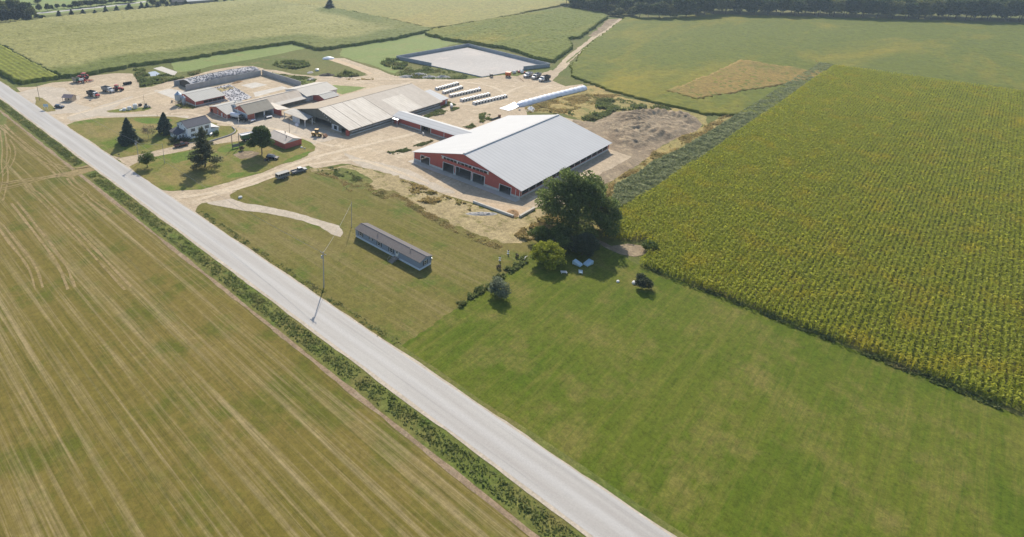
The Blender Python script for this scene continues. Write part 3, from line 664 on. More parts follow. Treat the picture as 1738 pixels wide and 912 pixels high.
P_('shingle_dark', (.085, .09, .112), .85, .2, 3., stain=(.075, .075, .085), stainamt=.5)
P_('shingle_grey', (.145, .13, .125), .9, .2, 3., stain=(.15, .14, .135), stainamt=.6)
P_('siding_white', (.92, .93, .94), .55, .04, ribs=(0, 0, 9., 'Z'), ribd=.02)
P_('siding_blue', (.27, .32, .4), .6, .06, ribs=(0, 0, 9., 'Z'), ribd=.02)
P_('skirt', (.62, .68, .74), .5, .05)
P_('glass', (.03, .04, .05), .08, .1, spec=.8)
P_('shutter_dark', (.015, .018, .022), .5, .1)
P_('concrete_wall', (.40, .40, .39), .9, .12, .5, stain=(.27, .27, .265), stainamt=.7, stretch=(.8, .8, .1))
P_('inside_shade', (.06, .055, .05), .9, .2)
P_('wood_grey', (.30, .27, .23), .85, .2, 2.)
P_('wall_pale', (.62, .64, .66), .6, .08)
P_('gable_grey', (.17, .17, .145), .8, .15, .6, ribs=(0, 1.6, 0, 'Y'))
P_('steel', (.50, .53, .57), .35, .08, metal=.6)
P_('galv_blue', (.36, .44, .53), .42, .08, 1., metal=.45, ribs=(0, 0, 5., 'Z'), stain=(.48, .52, .56), stainamt=.5)
P_('floor_inside', (.30, .27, .23), .9, .2, .5)

# ------------------------------------------------------------------ big white-roofed barn
U0, U1, V0, V1 = 163.2, 228.3, 93.2, 140.0
big = empty('cattle_barn', (U0, V0, 0), 0, 'large new red barn with a broad white metal roof and open doorways', 'barn')
dk = [(135.6, 131.0, 3.05), (126.0, 120.4, 3.45), (119.5, 111.8, 3.55), (110.9, 106.0, 3.45), (100.6, 95.9, 2.8)]
dv = []
for k, (x0, x1) in enumerate(((205, 320), (490, 630), (657, 860), (880, 1045), (1240, 1388))):
    yb = ((318, 360), (432, 485), (495, 570), (580, 632), (712, 768))[k]
    va, vb = g('D5', x0, yb[0])[1], g('D5', x1, yb[1])[1]; dv.append((min(va, vb), max(va, vb), 0., (3.05, 3.5, 3.55, 3.45, 2.8)[k]))
band = (106.4, 126.0, 4.75, 5.75)
hb = [(U0 + 1.2, U1 - 1., .95, 3.0)]
gable(big, U0, U1, V0, V1, 3.35, 9.3, oh=.9, ohg=.6, roof='roof_white', wall='red_siding', holes={'a0': dv + [band], 'b0': hb, 'b1': hb, 'a1': [(100, 106, 0, 3.6), (112, 121, 0, 3.6), (126, 132, 0, 3.6)]}, curb=.8, th=.14)
MB().box(U0 - .3, U1 + .3, 116.2, 117., 9.3, 9.72).build('ridge_vent', MATS['roof_white'], big, world=True)
for (a, b, z0, z1) in dv:
    mb = MB(); mb.box(U0 - .09, U0 + .2, a - .2, a, 0, z1 + .15); mb.box(U0 - .09, U0 + .2, b, b + .2, 0, z1 + .15); mb.box(U0 - .085, U0 + .19, a, b, z1, z1 + .15)
    mb.build('door_frame', MATS['trim_white'], big, world=True)
mb = MB(); mb.box(U0 - .45, U0 + .1, band[0] - .7, band[1] + .7, 5.78, 5.95); mb.build('vent_hood', MATS['trim_white'], big, world=True)
for e in (band[0] - .55, band[1] + .05):
    panel_on(big, 'vent_end', 'concrete_pad', 'u', U0, e, e + .5, 4.7, 5.7, -1, .12)
for k in range(13):
    v = band[0] + (band[1] - band[0]) * k / 12; MB().box(U0 - .05, U0 + .1, v - (.05 if k % 4 else .22), v + (.05 if k % 4 else .22), 4.76, 5.74).build('vent_mullion', MATS['trim_white'], big, world=True)
for v, s in ((V0, -1), (V1, 1)):
    for k in range(15):
        u = U0 + 1.2 + (U1 - U0 - 2.2) * k / 14; MB().box(u - .09, u + .09, v + (-.02 if s < 0 else -.16), v + (.16 if s < 0 else .02), .96, 2.99).build('side_post', MATS['trim_white'], big, world=True)
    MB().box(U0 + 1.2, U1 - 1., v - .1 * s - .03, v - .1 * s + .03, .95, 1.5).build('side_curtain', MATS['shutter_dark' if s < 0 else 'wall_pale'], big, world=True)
    MB().box(U0 + 1.2, U1 - 1., v - .1 * s - .03, v - .1 * s + .03, 2.3, 3.0).build('side_curtain', MATS['wood_grey'], big, world=True)
MB().box(U0 - .1, U0 + .06, V0 - .06, V0 + .12, .8, 3.3).build('corner_trim', MATS['trim_white'], big, world=True)
MB().box(U0 - .1, U0 + .06, V0 + 1.5, V0 + 1.66, .1, 3.2).build('downspout', MATS['trim_white'], big, world=True)
MB().box(U0 - .1, U0 + .06, V1 - .12, V1 + .06, .8, 3.3).build('corner_trim', MATS['trim_white'], big, world=True)
mb = MB(); mb.box(U0 + .3, U1 - .3, V0 + .3, V1 - .3, .0, .09); mb.build('floor', MATS['floor_inside'], big, world=True)
for r_, v in enumerate((99.5, 110.8, 120.6, 131.)):
    mb = MB()
    for k in range(12): mb.box(U0 + 3 + k * 5.2, U0 + 3.2 + k * 5.2, v - .1, v + .1, .09, 3.35 + min(v - V0, V1 - v) * .25)
    mb.box(U0 + 3, U0 + 61, v - .04, v + .04, 1., 1.1); mb.box(U0 + 3, U0 + 61, v - .04, v + .04, .5, .6)
    mb.build('stall_rail', MATS['steel'], big, world=True)

# ------------------------------------------------------------------ old long barn
OU0, OU1, OV0, OR, OV1 = 162.0, 224.6, 177.0, 197.3, 217.6
old = empty('free_stall_barn', (OU0, OV0, 0), 0, 'long older barn with patched beige metal roof behind the yellow loader', 'barn')
gable(old, OU0 + 1.6, OU1, OV0, OV1, 2.75, 7.75, br=OR, oh=.6, ohg=1.0, wall='gable_grey', roofs=('roof_cream', 'roof_tan'), curb=.5,
      holes={'a0': [(178.7, 182.5, 0, 2.3), (189.5, 200.5, 0, 3.0), (204.5, 213, 0, 2.7)], 'b0': [(OU0 + 2.6, OU1 - 1, .9, 2.45)], 'a1': [(190, 204, 0, 3.4)]})
def roofz(v): return 2.75 + (v - OV0) * 5. / (OR - OV0) + .16
def patch(uv, mat, dz=.012, name='roof_panel'):
    MB().quad4(*[(u, v, roofz(v) + dz) for u, v in uv], .008).build(name, MATS[mat], old, world=True)
def onroof(k, x, y):
    lo, hi = 0., 9.
    for i in range(40):
        m_ = (lo + hi) / 2; a_ = g(k, x, y, m_)
        if roofz(a_[1]) > m_: lo = m_
        else: hi = m_
    return g(k, x, y, lo)
ub = onroof(7, 430, 180)[0]
patch([(ub, OV0 - .6), (OU1 + 1, OV0 - .6), (OU1 + 1, OR - .3), (ub, OR - .3)], 'roof_ribbed')
w0, w1 = onroof(7, 570, 180), onroof(7, 735, 112); w2 = onroof(7, 560, 10)
patch([(w0[0], OV0 - .3), (w1[0], OV0 - .3), (w1[0], w2[1] + 1.), (w0[0], w2[1] + 1.)], 'roof_cream', .03)
for u in (ub, OU0 + 8, OU0 + 15): MB().quad4((u - .09, OV0 - .6, roofz(OV0 - .6) + .06), (u + .09, OV0 - .6, roofz(OV0 - .6) + .06), (u + .09, OR - .3, roofz(OR - .3) + .06), (u - .09, OR - .3, roofz(OR - .3) + .06), .04).build('roof_seam', MATS['roof_tan'], old, world=True)
MB().box(OU0 + .5, OU0 + 1.59, OV0 + .3, OV0 + 1.6, 0, 2.5).build('corner_panel', MATS['red_siding'], old, world=True)
panel_on(old, 'sliding_door', 'wall_pale', 'u', OU0 + 1.6, 184.4, 188.6, .1, 2.6, -1, .12)
panel_on(old, 'door_window', 'glass', 'u', OU0 + 1.48, 185.4, 187.3, .6, 2.3, -1, .03)
for k in range(15):
    u = OU0 + 2.6 + k * 4.2; MB().box(u - .1, u + .1, OV0 - .03, OV0 + .2, .9, 2.44).build('side_post', MATS['wood_grey'], old, world=True)
MB().box(OU0 + 2.6, OU1 - 1, OV0 + .06, OV0 + .1, 1.35, 1.6).build('side_rail', MATS['wall_pale'], old, world=True)
MB().box(OU0 + 2.6, OU1 - 1, OV0 + .7, OV0 + .75, .2, 2.4).build('side_curtain', MATS['wood_grey'], old, world=True)
for k in range(7):
    t_ = k / 6; v = 196.5 - t_ * 8.; MB().box(OU0 + 1.45, OU0 + 1.55, v - .25, v + .05, 2.3 + (1 - t_) * 4.6 - .2, 2.3 + (1 - t_) * 4.6 + .25).build('gable_slat', MATS['trim_white'], old, world=True)
MB().box(OU0 + 3, OU1 - 1, OV0 + 2, OV1 - 1, 0, .06).build('floor', MATS['floor_inside'], old, world=True)
# canopy at its front
can = empty('barn_canopy', (158, 205, 0), 0, 'hipped beige canopy on white posts at the old barn front', 'canopy')
T_ = (162.4, 214.4, 4.25); B_ = g('C5', 275, 548, 3.) + (3.,); C_ = g('C5', 685, 700, 3.) + (3.,); D_ = (162.5, g('C5', 825, 632, 3.3)[1], 3.3)
E_ = (162.4, B_[1] + 1.5, 3.05)
def tri(mb, a, b, c, th=.14):
    lo = [(p[0], p[1], p[2] - th) for p in (a, b, c)]; mb.add([a, b, c] + lo, [(0, 1, 2), (5, 4, 3), (0, 3, 4, 1), (1, 4, 5, 2), (2, 5, 3, 0)])
mb = MB(); tri(mb, T_, B_, C_); mb.build('roof', MATS['roof_cream'], can, world=True)
mb = MB(); tri(mb, T_, C_, D_); mb.build('roof', MATS['roof_grey'], can, world=True)  # hip face turned from the sun, its shade put into a greyer roof colour
mb = MB(); tri(mb, T_, E_, B_); mb.build('roof', MATS['roof_cream'], can, world=True)
for q in (g('C5', 683, 822), g('C5', 815, 775), (C_[0] + .2, C_[1] + 7), (B_[0] + .4, B_[1] - .5)):
    MB().box(q[0] - .16, q[0] + .16, q[1] - .16, q[1] + .16, 0, 2.85).build('post', MATS['trim_white'], can, world=True)
MB().box(C_[0] + .3, C_[0] + .5, g('C5', 560, 775)[1], g('C5', 430, 725)[1], 0, 2.75).build('wall_panel', MATS['wall_pale'], can, world=True)

# ------------------------------------------------------------------ link building between the two barns
lk_ = empty('link_building', (190, 141, 0), 0, 'narrow red passage building with white roof joining the two barns', 'building')
la = g(8, 0, 0)
e0 = g('D8', 160, 235, 3.2); e1 = g('D8', 1110, 435, 3.3)
LU0 = (e0[0] + e1[0]) / 2; wv = g('D8', 155, 185, 4.6)
LU1 = LU0 + 9.
dA, dB = g('D8', 560, 420)[1], g('D8', 705, 460)[1]
mb = MB(); wall_face(mb, LU0 + .3, .18, 140.2, 176.3, Top([138, 177], [3.1, 3.1]), [(min(dA, dB), max(dA, dB), 0, 2.9)], .5, 'x'); mb.build('wall', MATS['red_siding'], lk_, world=True)
mb = MB(); wall_face(mb, LU1 - .18, .18, 140.2, 176.3, Top([138, 177], [3.1, 3.1]), [(min(dA, dB) - .5, max(dA, dB) - 1.5, 0, 2.9)], .5, 'x'); mb.build('wall', MATS['red_siding'], lk_, world=True)
for q_ in ((140.2, min(dA, dB)), (max(dA, dB), 176.3)): MB().box(LU0 + .25, LU0 + .52, *q_, 0, .5).build('footing', MATS['curb'], lk_, world=True)
LM = (LU0 + LU1) / 2
MB().quad4((LU0 - .4, 177.4, 2.95), (LU0 - .4, 136.6, 3.05), (LM, 136.6, 4.5), (LM, 177.4, 4.4), .14).build('roof', MATS['roof_white'], lk_, world=True)
MB().quad4((LM + .002, 177.4, 4.4), (LM + .002, 136.6, 4.5), (LU1 + .4, 136.6, 3.05), (LU1 + .4, 177.4, 2.95), .14).build('roof', MATS['roof_white'], lk_, world=True)
for v in (min(dA, dB), max(dA, dB), 147.5): MB().box(LU0 + .2, LU0 + .5, v - .12, v + .12, 0, 3.05).build('post', MATS['trim_white'], lk_, world=True)
MB().box(LU0 + 2, LU0 + 2.1, max(dA, dB) - 2.6, max(dA, dB), 0, 2.9).build('sliding_door', MATS['shutter_dark'], lk_, world=True)
ey = empty('entry_porch', (LU0 - .8, 173, 0), 0, 'tiny red entry porch with a pale roof at the passage corner', 'porch')
ep = g('D8', 200, 360); ev = ep[1]
MB().quad4((LU0 - 1.9, ev - .2, 2.5), (LU0 + .2, ev - .2, 2.7), (LU0 + .2, ev + 3.2, 2.7), (LU0 - 1.9, ev + 3.2, 2.5), .1).build('roof', MATS['steel'], ey, world=True)
for dv_ in (.1, 2.8): MB().box(LU0 - 1.7, LU0 - 1.55, ev + dv_, ev + dv_ + .15, 0, 2.42).build('post', MATS['trim_white'], ey, world=True)
MB().box(LU0 - .5, LU0 - .4, ev + .1, ev + 2.9, 0, 2.45).build('back_wall', MATS['red_siding'], ey, world=True)

# ------------------------------------------------------------------ end building of the old barn
ne = empty('gable_annex', (226, 177, 0), 0, 'small annex with pale blue-white roof and red end at far corner of old barn', 'building')
na = g('C8', 145, 510, 2.9); nb = g('C8', 60, 530, 2.9)
MB().box(OU1 + .1, OU1 + 7, OV0 + 1, OV0 + 12.5, 0, 2.8).build('wall', MATS['red_siding'], ne, world=True)
MB().quad4((OU1 + .0, OV0 + .4, 2.95), (OU1 + 7.5, OV0 + .4, 2.95), (OU1 + 7.5, OV0 + 13, 5.0), (OU1 + .0, OV0 + 13, 5.0), .14).build('roof', MATS['roof_white'], ne, world=True)
panel_on(ne, 'door', 'wall_pale', 'v', OV0 + 1, OU1 + 5.2, OU1 + 6.4, 0, 2.1, -1)

# ------------------------------------------------------------------ milking-yard buildings
m1 = empty('milk_house', (136.9, 232.6, 0), 0, 'red brick-coloured shed with pale roof and white door beside the tanker', 'shed')
gable(m1, 136.9, 150.5, 232.5, 248.0, 2.45, 4.2, br=241.3, oh=.5, ohg=.35, wall='red_old', roof='roof_grey', ze2=2.7, curb=.3, holes={'a0': [(245.2, 246.8, 0, 2.2)]})
for (x, y, ww, hh) in ((268, 530, .9, .9), (265, 575, .8, .7)):
    a, z = onplane('C4', x, y, u=136.9); win_on(m1, 'u', 136.9, a, z, ww, hh, -1)
a, z = onplane('C4', 345, 612, u=136.9); panel_on(m1, 'door', 'trim_white', 'u', 136.9, a - .5, a + .5, .1, 2.1, -1)
a, z = onplane('C4', 400, 620, u=136.9); win_on(m1, 'u', 136.9, a, z, .8, .8, -1)
MB().box(136.8, 136.95, 232.35, 232.6, 0, 2.4).build('corner_trim', MATS['trim_white'], m1, world=True)
mb = MB(); mb.lathe([(.2, 4.), (.2, 5.2), (.3, 5.2), (.3, 5.35)], 147.5, 241.5, 10); mb.build('roof_vent', MATS['trim_white'], m1, world=True)
m2 = empty('parlour_barn', (142.4, 223.8, 0), 0, 'barn with olive tin roof, white lower gable and brick-red corner panel', 'barn')
gable(m2, 142.4, 157.2, 223.8, 235.2, 3.5, 6.4, br=229.2, oh=.7, ohg=.3, wall='wall_pale', roofs=('roof_olive', 'roof_cream'), holes={'b0': [(146.6, 151.5, 0, 3.0), (152.2, 156.8, 0, 2.6)], 'a0': []})
mb = MB(); mb.prism([(223.4, 3.45), (229.2, 6.42), (234.8, 3.75)], 'x', 142.33, 142.397); mb.build('gable_boards', MATS['red_old'], m2, world=True)
panel_on(m2, 'brick_panel', 'red_old', 'v', 223.8, 142.42, 146.4, 0, 3.2, -1)
MB().box(151.6, 152.1, 223.7, 224.1, 0, 3.1).build('post', MATS['trim_white'], m2, world=True)
a, z = onplane('C4', 768, 645, u=142.4); win_on(m2, 'u', 142.4, a, z, .7, .8, -1)
MB().box(142.8, 156.8, 230.5, 230.6, 0, 3.4).build('back_partition', MATS['wood_grey'], m2, world=True)
m3 = empty('long_parlour', (150, 236, 0), 0, 'long low building with rust-streaked beige roof behind the olive-roofed barn', 'building')
gable(m3, 144., 181.0, 231.2, 245., 2.6, 5.0, br=236.4, oh=.4, ohg=.2, wall='wall_pale', roofs=('roof_rust', 'roof_cream'), ze2=2.2)
MB().quad4((160.5, 228.2, 2.2), (184.6, 228.2, 2.2), (184.6, 232.3, 3.0), (160.5, 232.3, 3.0), .12).build('lean_to_roof', MATS['roof_pale'], m3, world=True)
MB().quad4((157.6, 221.0, 2.9), (163.0, 218.0, 2.9), (162.0, 231.3, 3.3), (157.6, 231.3, 3.4), .12).build('lean_to_roof', MATS['roof_cream'], m3, world=True)
MB().box(158.2, 158.4, 219., 228., 0, 2.75).build('wall', MATS['red_siding'], m3, world=True)
for u in (164.5, 168.5, 172.5, 176.5, 180.5): MB().box(u, u + .15, 228.4, 228.55, 0, 2.1).build('post', MATS['wood_grey'], m3, world=True)
MB().box(160.5, 184, 231.0, 231.15, 0, 2.5).build('back_wall', MATS['wood_grey'], m3, world=True)
m4 = empty('far_feed_barn', (183, 230, 0), 0, 'white-roofed barn at the far end of the long low building', 'barn')
gable(m4, 181.8, 202.5, 229.5, 247., 2.9, 4.9, br=238., oh=.7, ohg=.3, wall='wall_pale', roof='roof_pale')
m5 = empty('cross_gable_shed', (190, 222, 0), 0, 'small shed with pale cross roof and red gable beside the old barn ridge', 'shed')
gable(m5, 186.3, 195.5, 220.4, 230., 2.5, 3.7, br=224.6, oh=.5, ohg=.5, wall='red_siding', roof='roof_grey')

# shed with feed bins
s1 = empty('heifer_shed', (136.4, 260.8, 0), 0, 'red shed with wide flat grey roof beside the two blue feed bins', 'shed')
gable(s1, 136.4, 153.3, 260.8, 276.0, 2.5, 4.2, br=270.9, oh=.5, ohg=.3, wall='red_siding', roof='roof_grey', ze2=3.5, curb=.6, holes={'b0': [(141, 152.8, .7, 2.0)]})
for k in range(4): MB().box(143.5 + k * 2.6, 143.65 + k * 2.6, 260.75, 260.95, .7, 1.99).build('post', MATS['wood_grey'], s1, world=True)
MB().box(141, 152.8, 261.4, 261.45, .2, 2.2).build('back_wall', MATS['inside_shade'], s1, world=True)  # dark sheet close behind the opening, painting the shade inside the shed
MB().box(136.3, 136.5, 260.7, 260.95, 0, 2.5).build('corner_trim', MATS['trim_white'], s1, world=True)
def bin_(loc, r, zc, zt, legs, label):
    e = empty('feed_bin', loc, 0, label, 'feed bin', 'feed bins beside the heifer shed')
    MB().lathe([(.25, zc - 1.3), (r, zc), (r, zt)], n=18).build('tank', MATS['galv_blue'], e, smooth=False)
    MB().lathe([(r + .08, zt), (.35, zt + r * .75), (.35, zt + r * .75 + .25)], n=18).build('roof', MATS['galv_blue'], e)
    for k in range(4):
        t = math.pi / 4 + k * math.pi / 2; x, y = math.cos(t) * r * .92, math.sin(t) * r * .92
        MB().tube([(x, y, 0), (x, y, zc + .1)], .08, 6).build('leg', MATS['steel'], e)
b1_ = g('C2', 1345, 680); bin_(b1_, 1.75, 2.6, 5.3, 4, 'larger blue grey feed bin with conical roof')
b2_ = g('C2', 1440, 690); bin_(b2_, .95, 1.4, 3.9, 4, 'smaller slimmer feed bin in front of its big neighbour')
au = empty('auger', g('C2', 1215, 640), 0, 'rusty feed auger lying on the ground by the bins', 'auger')
q = g('C2', 1340, 650); q0_ = g('C2', 1215, 640)
MB().tube([(0, 0, .9), (q[0] - q0_[0], q[1] - q0_[1], .3)], .14, 8).build('tube', MATS['wood_grey'], au)
MB().cbox(0, 0, 0, .7, .5, 1.1).build('hopper', MATS['wood_grey'], au)

# ------------------------------------------------------------------ white house
hs = empty('farmhouse', (110.3, 220.2, 0), 0, 'white two-storey farmhouse with dark shingle roof and glazed porch', 'house')
gable(hs, 110.3, 121.4, 220.2, 229.4, 5.2, 7.1, oh=.25, ohg=.35, wall='siding_white', roof='shingle_dark')
for (x, y, ww, hh, sh) in ((515, 335, .9, 1.2, 1), (522, 428, 1.0, 1.2, 1), (770, 275, .9, 1.2, 1), (632, 292, .5, .6, 0), (770, 350, .9, 1.1, 0)):
    a, z = onplane('C6', x, y, v=220.2); win_on(hs, 'v', 220.2, a, z, ww, hh, -1, bool(sh))
for (x, y, ww, hh) in ((245, 265, 1.0, 1.2), (305, 228, .7, .7), (370, 330, .9, 1.1), (392, 432, .9, 1.2)):
    a, z = onplane('C6', x, y, u=110.3); win_on(hs, 'u', 110.3, a, z, ww, hh, -1)
MB().box(106.9, 110.29, 222.6, 229.6, 0, 2.35).build('porch_wall', MATS['siding_white'], hs, world=True)
MB().quad4((106.5, 222.2, 2.4), (110.28, 222.2, 3.5), (110.28, 230., 3.5), (106.5, 230., 2.4), .14).build('porch_roof', MATS['shingle_dark'], hs, world=True)
for v in (223.6, 225.3, 227., 228.7): win_on(hs, 'u', 106.9, v, 1.5, .8, 1.0, -1)
for u in (107.8, 109.3): win_on(hs, 'v', 222.6, u, 1.5, .7, 1.0, -1)
MB().box(121.41, 125.4, 220.8, 228, 0, 2.0).build('annex_wall', MATS['siding_white'], hs, world=True)
MB().quad4((121.41, 220.3, 3.1), (125.9, 220.3, 1.95), (125.9, 228.3, 1.95), (121.41, 228.3, 3.1), .12).build('annex_roof', MATS['roof_white'], hs, world=True)

# ------------------------------------------------------------------ mobile home
mh = empty('mobile_home', (105.8, 87.3, 0), 0, 'long grey-blue mobile home with dark shingle roof and wooden steps', 'mobile home')
MB().box(105.86, 110.55, 87.35, 112.15, .004, .7).build('skirting', MATS['skirt'], mh, world=True)
mb = MB(); mb.box(105.8, 110.6, 87.3, 112.2, .7, 2.75); mb.build('wall', MATS['siding_blue'], mh, world=True)
mb = MB(); mb.prism([(105.8, 2.75), (108.2, 3.5), (110.6, 2.75)], 'y', 87.3, 112.2); mb.build('gable_wall', MATS['siding_blue'], mh, world=True)
MB().quad4((105.5, 87.1, 2.72), (108.2, 87.1, 3.6), (108.2, 112.4, 3.6), (105.5, 112.4, 2.72), .08).build('roof', MATS['shingle_grey'], mh, world=True)
MB().quad4((108.202, 87.1, 3.6), (110.9, 87.1, 2.72), (110.9, 112.4, 2.72), (108.202, 112.4, 3.6), .08).build('roof', MATS['shingle_grey'], mh, world=True)
MB().box(108.1, 108.3, 87.1, 112.4, 3.58, 3.66).build('ridge_cap', MATS['shingle_dark'], mh, world=True)
for (x, y, ww, hh, sh) in ((177, 408, .9, 1.1, 1), (268, 452, .6, .5, 1), (345, 500, 1., 1.0, 1), (455, 558, 1.0, 1.1, 1)):
    a, z = onplane('B3', x, y, u=105.8); win_on(mh, 'u', 105.8, a, max(1.5, min(2.0, z)), ww, hh, -1, bool(sh))
win_on(mh, 'v', 87.3, 108., 1.75, .9, 1.1, -1, True)
a, z = onplane('B3', 510, 585, u=105.8); MHD = a
dr = panel_on(mh, 'door', 'trim_white', 'u', 105.8, a - .5, a + .5, .72, 2.65, -1); panel_on(dr, 'pane', 'glass', 'u', 105.74, a - .25, a + .25, 1.75, 2.4, -1, .02)
for v in (92.3, 104.5): MB().lathe([(.1, 3.2), (.1, 3.85), (.14, 3.85), (.14, 3.95)], 107.3 if v > 100 else 107.6, v, 8).build('roof_vent', MATS['wood_grey'], mh, world=True)
MB().box(110.2, 110.5, 87.0, 87.28, 1.6, 2.2).build('meter_box', MATS['steel'], mh, world=True)
st = empty('wooden_steps', (104.9, MHD, 0), 0, 'weathered grey wooden steps and landing at the mobile home door', 'steps')
MB().box(104.3, 105.75, MHD - .9, MHD + .9, .5, .62).build('landing', MATS['wood_grey'], st, world=True)
for k in range(4): MB().box(103.9 - k * .3, 104.25 - k * .3, MHD - .8, MHD + .8, .4 - k * .12, .46 - k * .12).build('tread', MATS['wood_grey'], st, world=True)
for s_ in (-1, 1):
    y = MHD + s_ * .85; mb = MB(); mb.tube([(105.6, y, 1.5), (104.3, y, 1.5), (102.9, y, .95)], .05, 6); mb.tube([(104.3, y, .0), (104.3, y, 1.5)], .05, 6); mb.tube([(103., y, 0), (103., y, 1.)], .05, 6); mb.build('handrail', MATS['wood_grey'], st, world=True)

# ------------------------------------------------------------------ small red shed
rs = empty('red_shed', (133.4, 183.1, 0), 0, 'low red shed with grey tin roof beside the round maple', 'shed')
gable(rs, 183.1, 196., 133.4, 141.9, 2.5, 3.8, sw=True, oh=.35, ohg=.3, wall='red_siding', roof='roof_shed')
mb = MB(); mb.prism([(133.6, 2.5), (141.7, 2.5), (137.65, 3.72)], 'y', 183.04, 183.097); mb.build('gable_panel', MATS['wall_pale'], rs, world=True)
MB().lathe([(.16, 3.2), (.16, 4.6)], 136.3, 186., 8).build('stove_pipe', MATS['shutter_dark'], rs, world=True)
MB().lathe([(.16, 3.2), (.16, 4.4)], 139.5, 191., 8).build('stove_pipe', MATS['shutter_dark'], rs, world=True)

# ------------------------------------------------------------------ silage bunker, lagoon walls
def wall_thing(name, u0, u1, v0, v1, h, mat, label, cat_='wall', panels=3.):
    e = empty(name, (u0, v0, 0), 0, label, cat_); L = max(u1 - u0, v1 - v0); n = max(1, int(L / panels)); al = (u1 - u0) > (v1 - v0)
    mb = MB(); mb.box(u0, u1, v0, v1, 0, h); mb.build('concrete_face', MATS[mat], e, world=True)
    jm = MB()
    for k in range(1, n):
        c = (u0 if al else v0) + L * k / n
        if al: jm.box(c - .07, c + .07, v0 - .03, v1 + .03, 0, h + .02)
        else: jm.box(u0 - .03, u1 + .03, c - .07, c + .07, 0, h + .02)
    jm.build('rib', MATS[mat], e, world=True); return e
wall_thing('bunker_wall', 147.3, 196.3, 290.4, 290.8, 3.1, 'concrete_wall', 'grey concrete bunker wall holding the tyre-covered silage pile')
wall_thing('bunker_wall', 147.0, 196.3, 303.4, 303.8, 2.9, 'concrete_wall', 'rear concrete bunker wall behind the silage pile')
wall_thing('bunker_wall', 197.6, 198.0, 254.2, 291.4, 3.0, 'concrete_wall', 'grey concrete wall at right angles, right of the feed floor')
for a_, lab in (((287.7, 288.1, 235.5, 265.6), 'low left wall of the lagoon facing the farmyard'), ((288.1, 353.6, 265.2, 265.6), 'back left wall of the walled manure lagoon'), ((353.2, 353.6, 184.8, 265.6), 'back right wall of the walled manure lagoon'), ((322.4, 353.6, 184.4, 184.8), 'short right wall of the lagoon near the parked trucks')):
    pass
def seg_wall(name, p, q, h, mat, label, th=.4):
    e = empty(name, (p[0], p[1], 0), math.atan2(q[1] - p[1], q[0] - p[0]), label, 'wall', 'walls around the manure lagoon'); L = math.hypot(q[0] - p[0], q[1] - p[1])
    MB().box(0, L, -th / 2, th / 2, 0, h).build('concrete_face', MATS[mat], e)
    jm = MB()
    for k in range(1, int(L / 4)): jm.box(k * 4 - .07, k * 4 + .07, -th / 2 - .04, th / 2 + .04, 0, h + .02)
    jm.build('rib', MATS[mat], e)
P_('lagoon_wall', (.30, .33, .36), .9, .1, .4, stain=(.22, .24, .26), stainamt=.6, stretch=(.8, .8, .1))
LA = g(3, 505, 515, 2.3); LB = g(3, 1160, 403, 2.3); LC_ = g(4, 290, 585, 2.3); LD = g(4, 45, 645); LE = g(3, 825, 612)
seg_wall('lagoon_wall', LA, LB, 2.3, 'lagoon_wall', 'back left concrete wall of the empty manure lagoon')
seg_wall('lagoon_wall', (LB[0] + .2, LB[1] - .2), (LC_[0] + .2, LC_[1] + .2), 2.3, 'lagoon_wall', 'back right concrete wall of the empty manure lagoon')
seg_wall('lagoon_wall', LD, (LC_[0], LC_[1]), 2.25, 'lagoon_wall', 'short concrete wall of the lagoon beside the parked trucks')
seg_wall('lagoon_wall', LE, (LA[0], LA[1] - .3), 2.25, 'lagoon_wall', 'left concrete wall of the lagoon sinking into the weeds')
LF = g(3, 1290, 715)
seg_wall('lagoon_kerb', (LF[0], LF[1]), (LE[0], LE[1] - .3), .6, 'lagoon_wall', 'low kerb of the lagoon running on behind the weeds')
seg_wall('lagoon_kerb', (LF[0] + .3, LF[1]), (LD[0] - .3, LD[1]), .35, 'lagoon_wall', 'low front kerb of the lagoon behind the orange wagon')
# low kerb walls by the sand heap
def kerbwall(a, b, h, label):
    e = empty('retaining_wall', (a[0], a[1], 0), math.atan2(b[1] - a[1], b[0] - a[0]), label, 'wall'); L = math.hypot(b[0] - a[0], b[1] - a[1])
    MB().box(0, L, -.35, .35, 0, h).build('block', MATS['curb'], e); MB().box(-.02, L + .02, -.3, .3, h, h + .06).build('coping', MATS['concrete_pad'], e)
kerbwall(g('B3', 1212, 120), g('B3', 1580, 255), .7, 'long low concrete kerb wall in front of the sand heap')
kerbwall(g('B3', 1640, 258), g('B4', 145, 182), .7, 'short low concrete kerb wall at right of the sand heap')

# far farm buildings at the top edge
fb_ = empty('far_farm_building', g('D3', 750, 60), 0, 'low white-roofed building among trees at the top edge', 'building')
rz_ = math.atan2(*(np.array(g('D3', 900, 40)) - np.array(g('D3', 600, 62)))[::-1]); fb_.rotation_euler = (0, 0, rz_)
MB().box(-16, 16, 0, 10, 0, 2.6).build('wall', MATS['wood_grey'], fb_)
MB().quad4((-17, -1, 2.7), (17, -1, 2.7), (17, 5, 4.6), (-17, 5, 4.6), .2).build('roof', MATS['roof_white'], fb_); MB().quad4((-17, 5.01, 4.6), (17, 5.01, 4.6), (17, 11, 2.7), (-17, 11, 2.7), .2).build('roof', MATS['roof_white'], fb_)
fc_ = empty('far_house', g('D3', 400, 105), rz_, 'dark grey-roofed house behind the spruce row at the top edge', 'house')
MB().box(-7, 7, 4, 14, 0, 3.5).build('wall', MATS['wood_grey'], fc_)
mb = MB(); mb.quad4((-8, 3, 3.4), (8, 3, 3.4), (8, 9, 7.2), (-8, 9, 7.2), .2); mb.quad4((-8, 9.01, 7.2), (8, 9.01, 7.2), (8, 15, 3.4), (-8, 15, 3.4), .2); mb.build('roof', MATS['shingle_grey'], fc_)
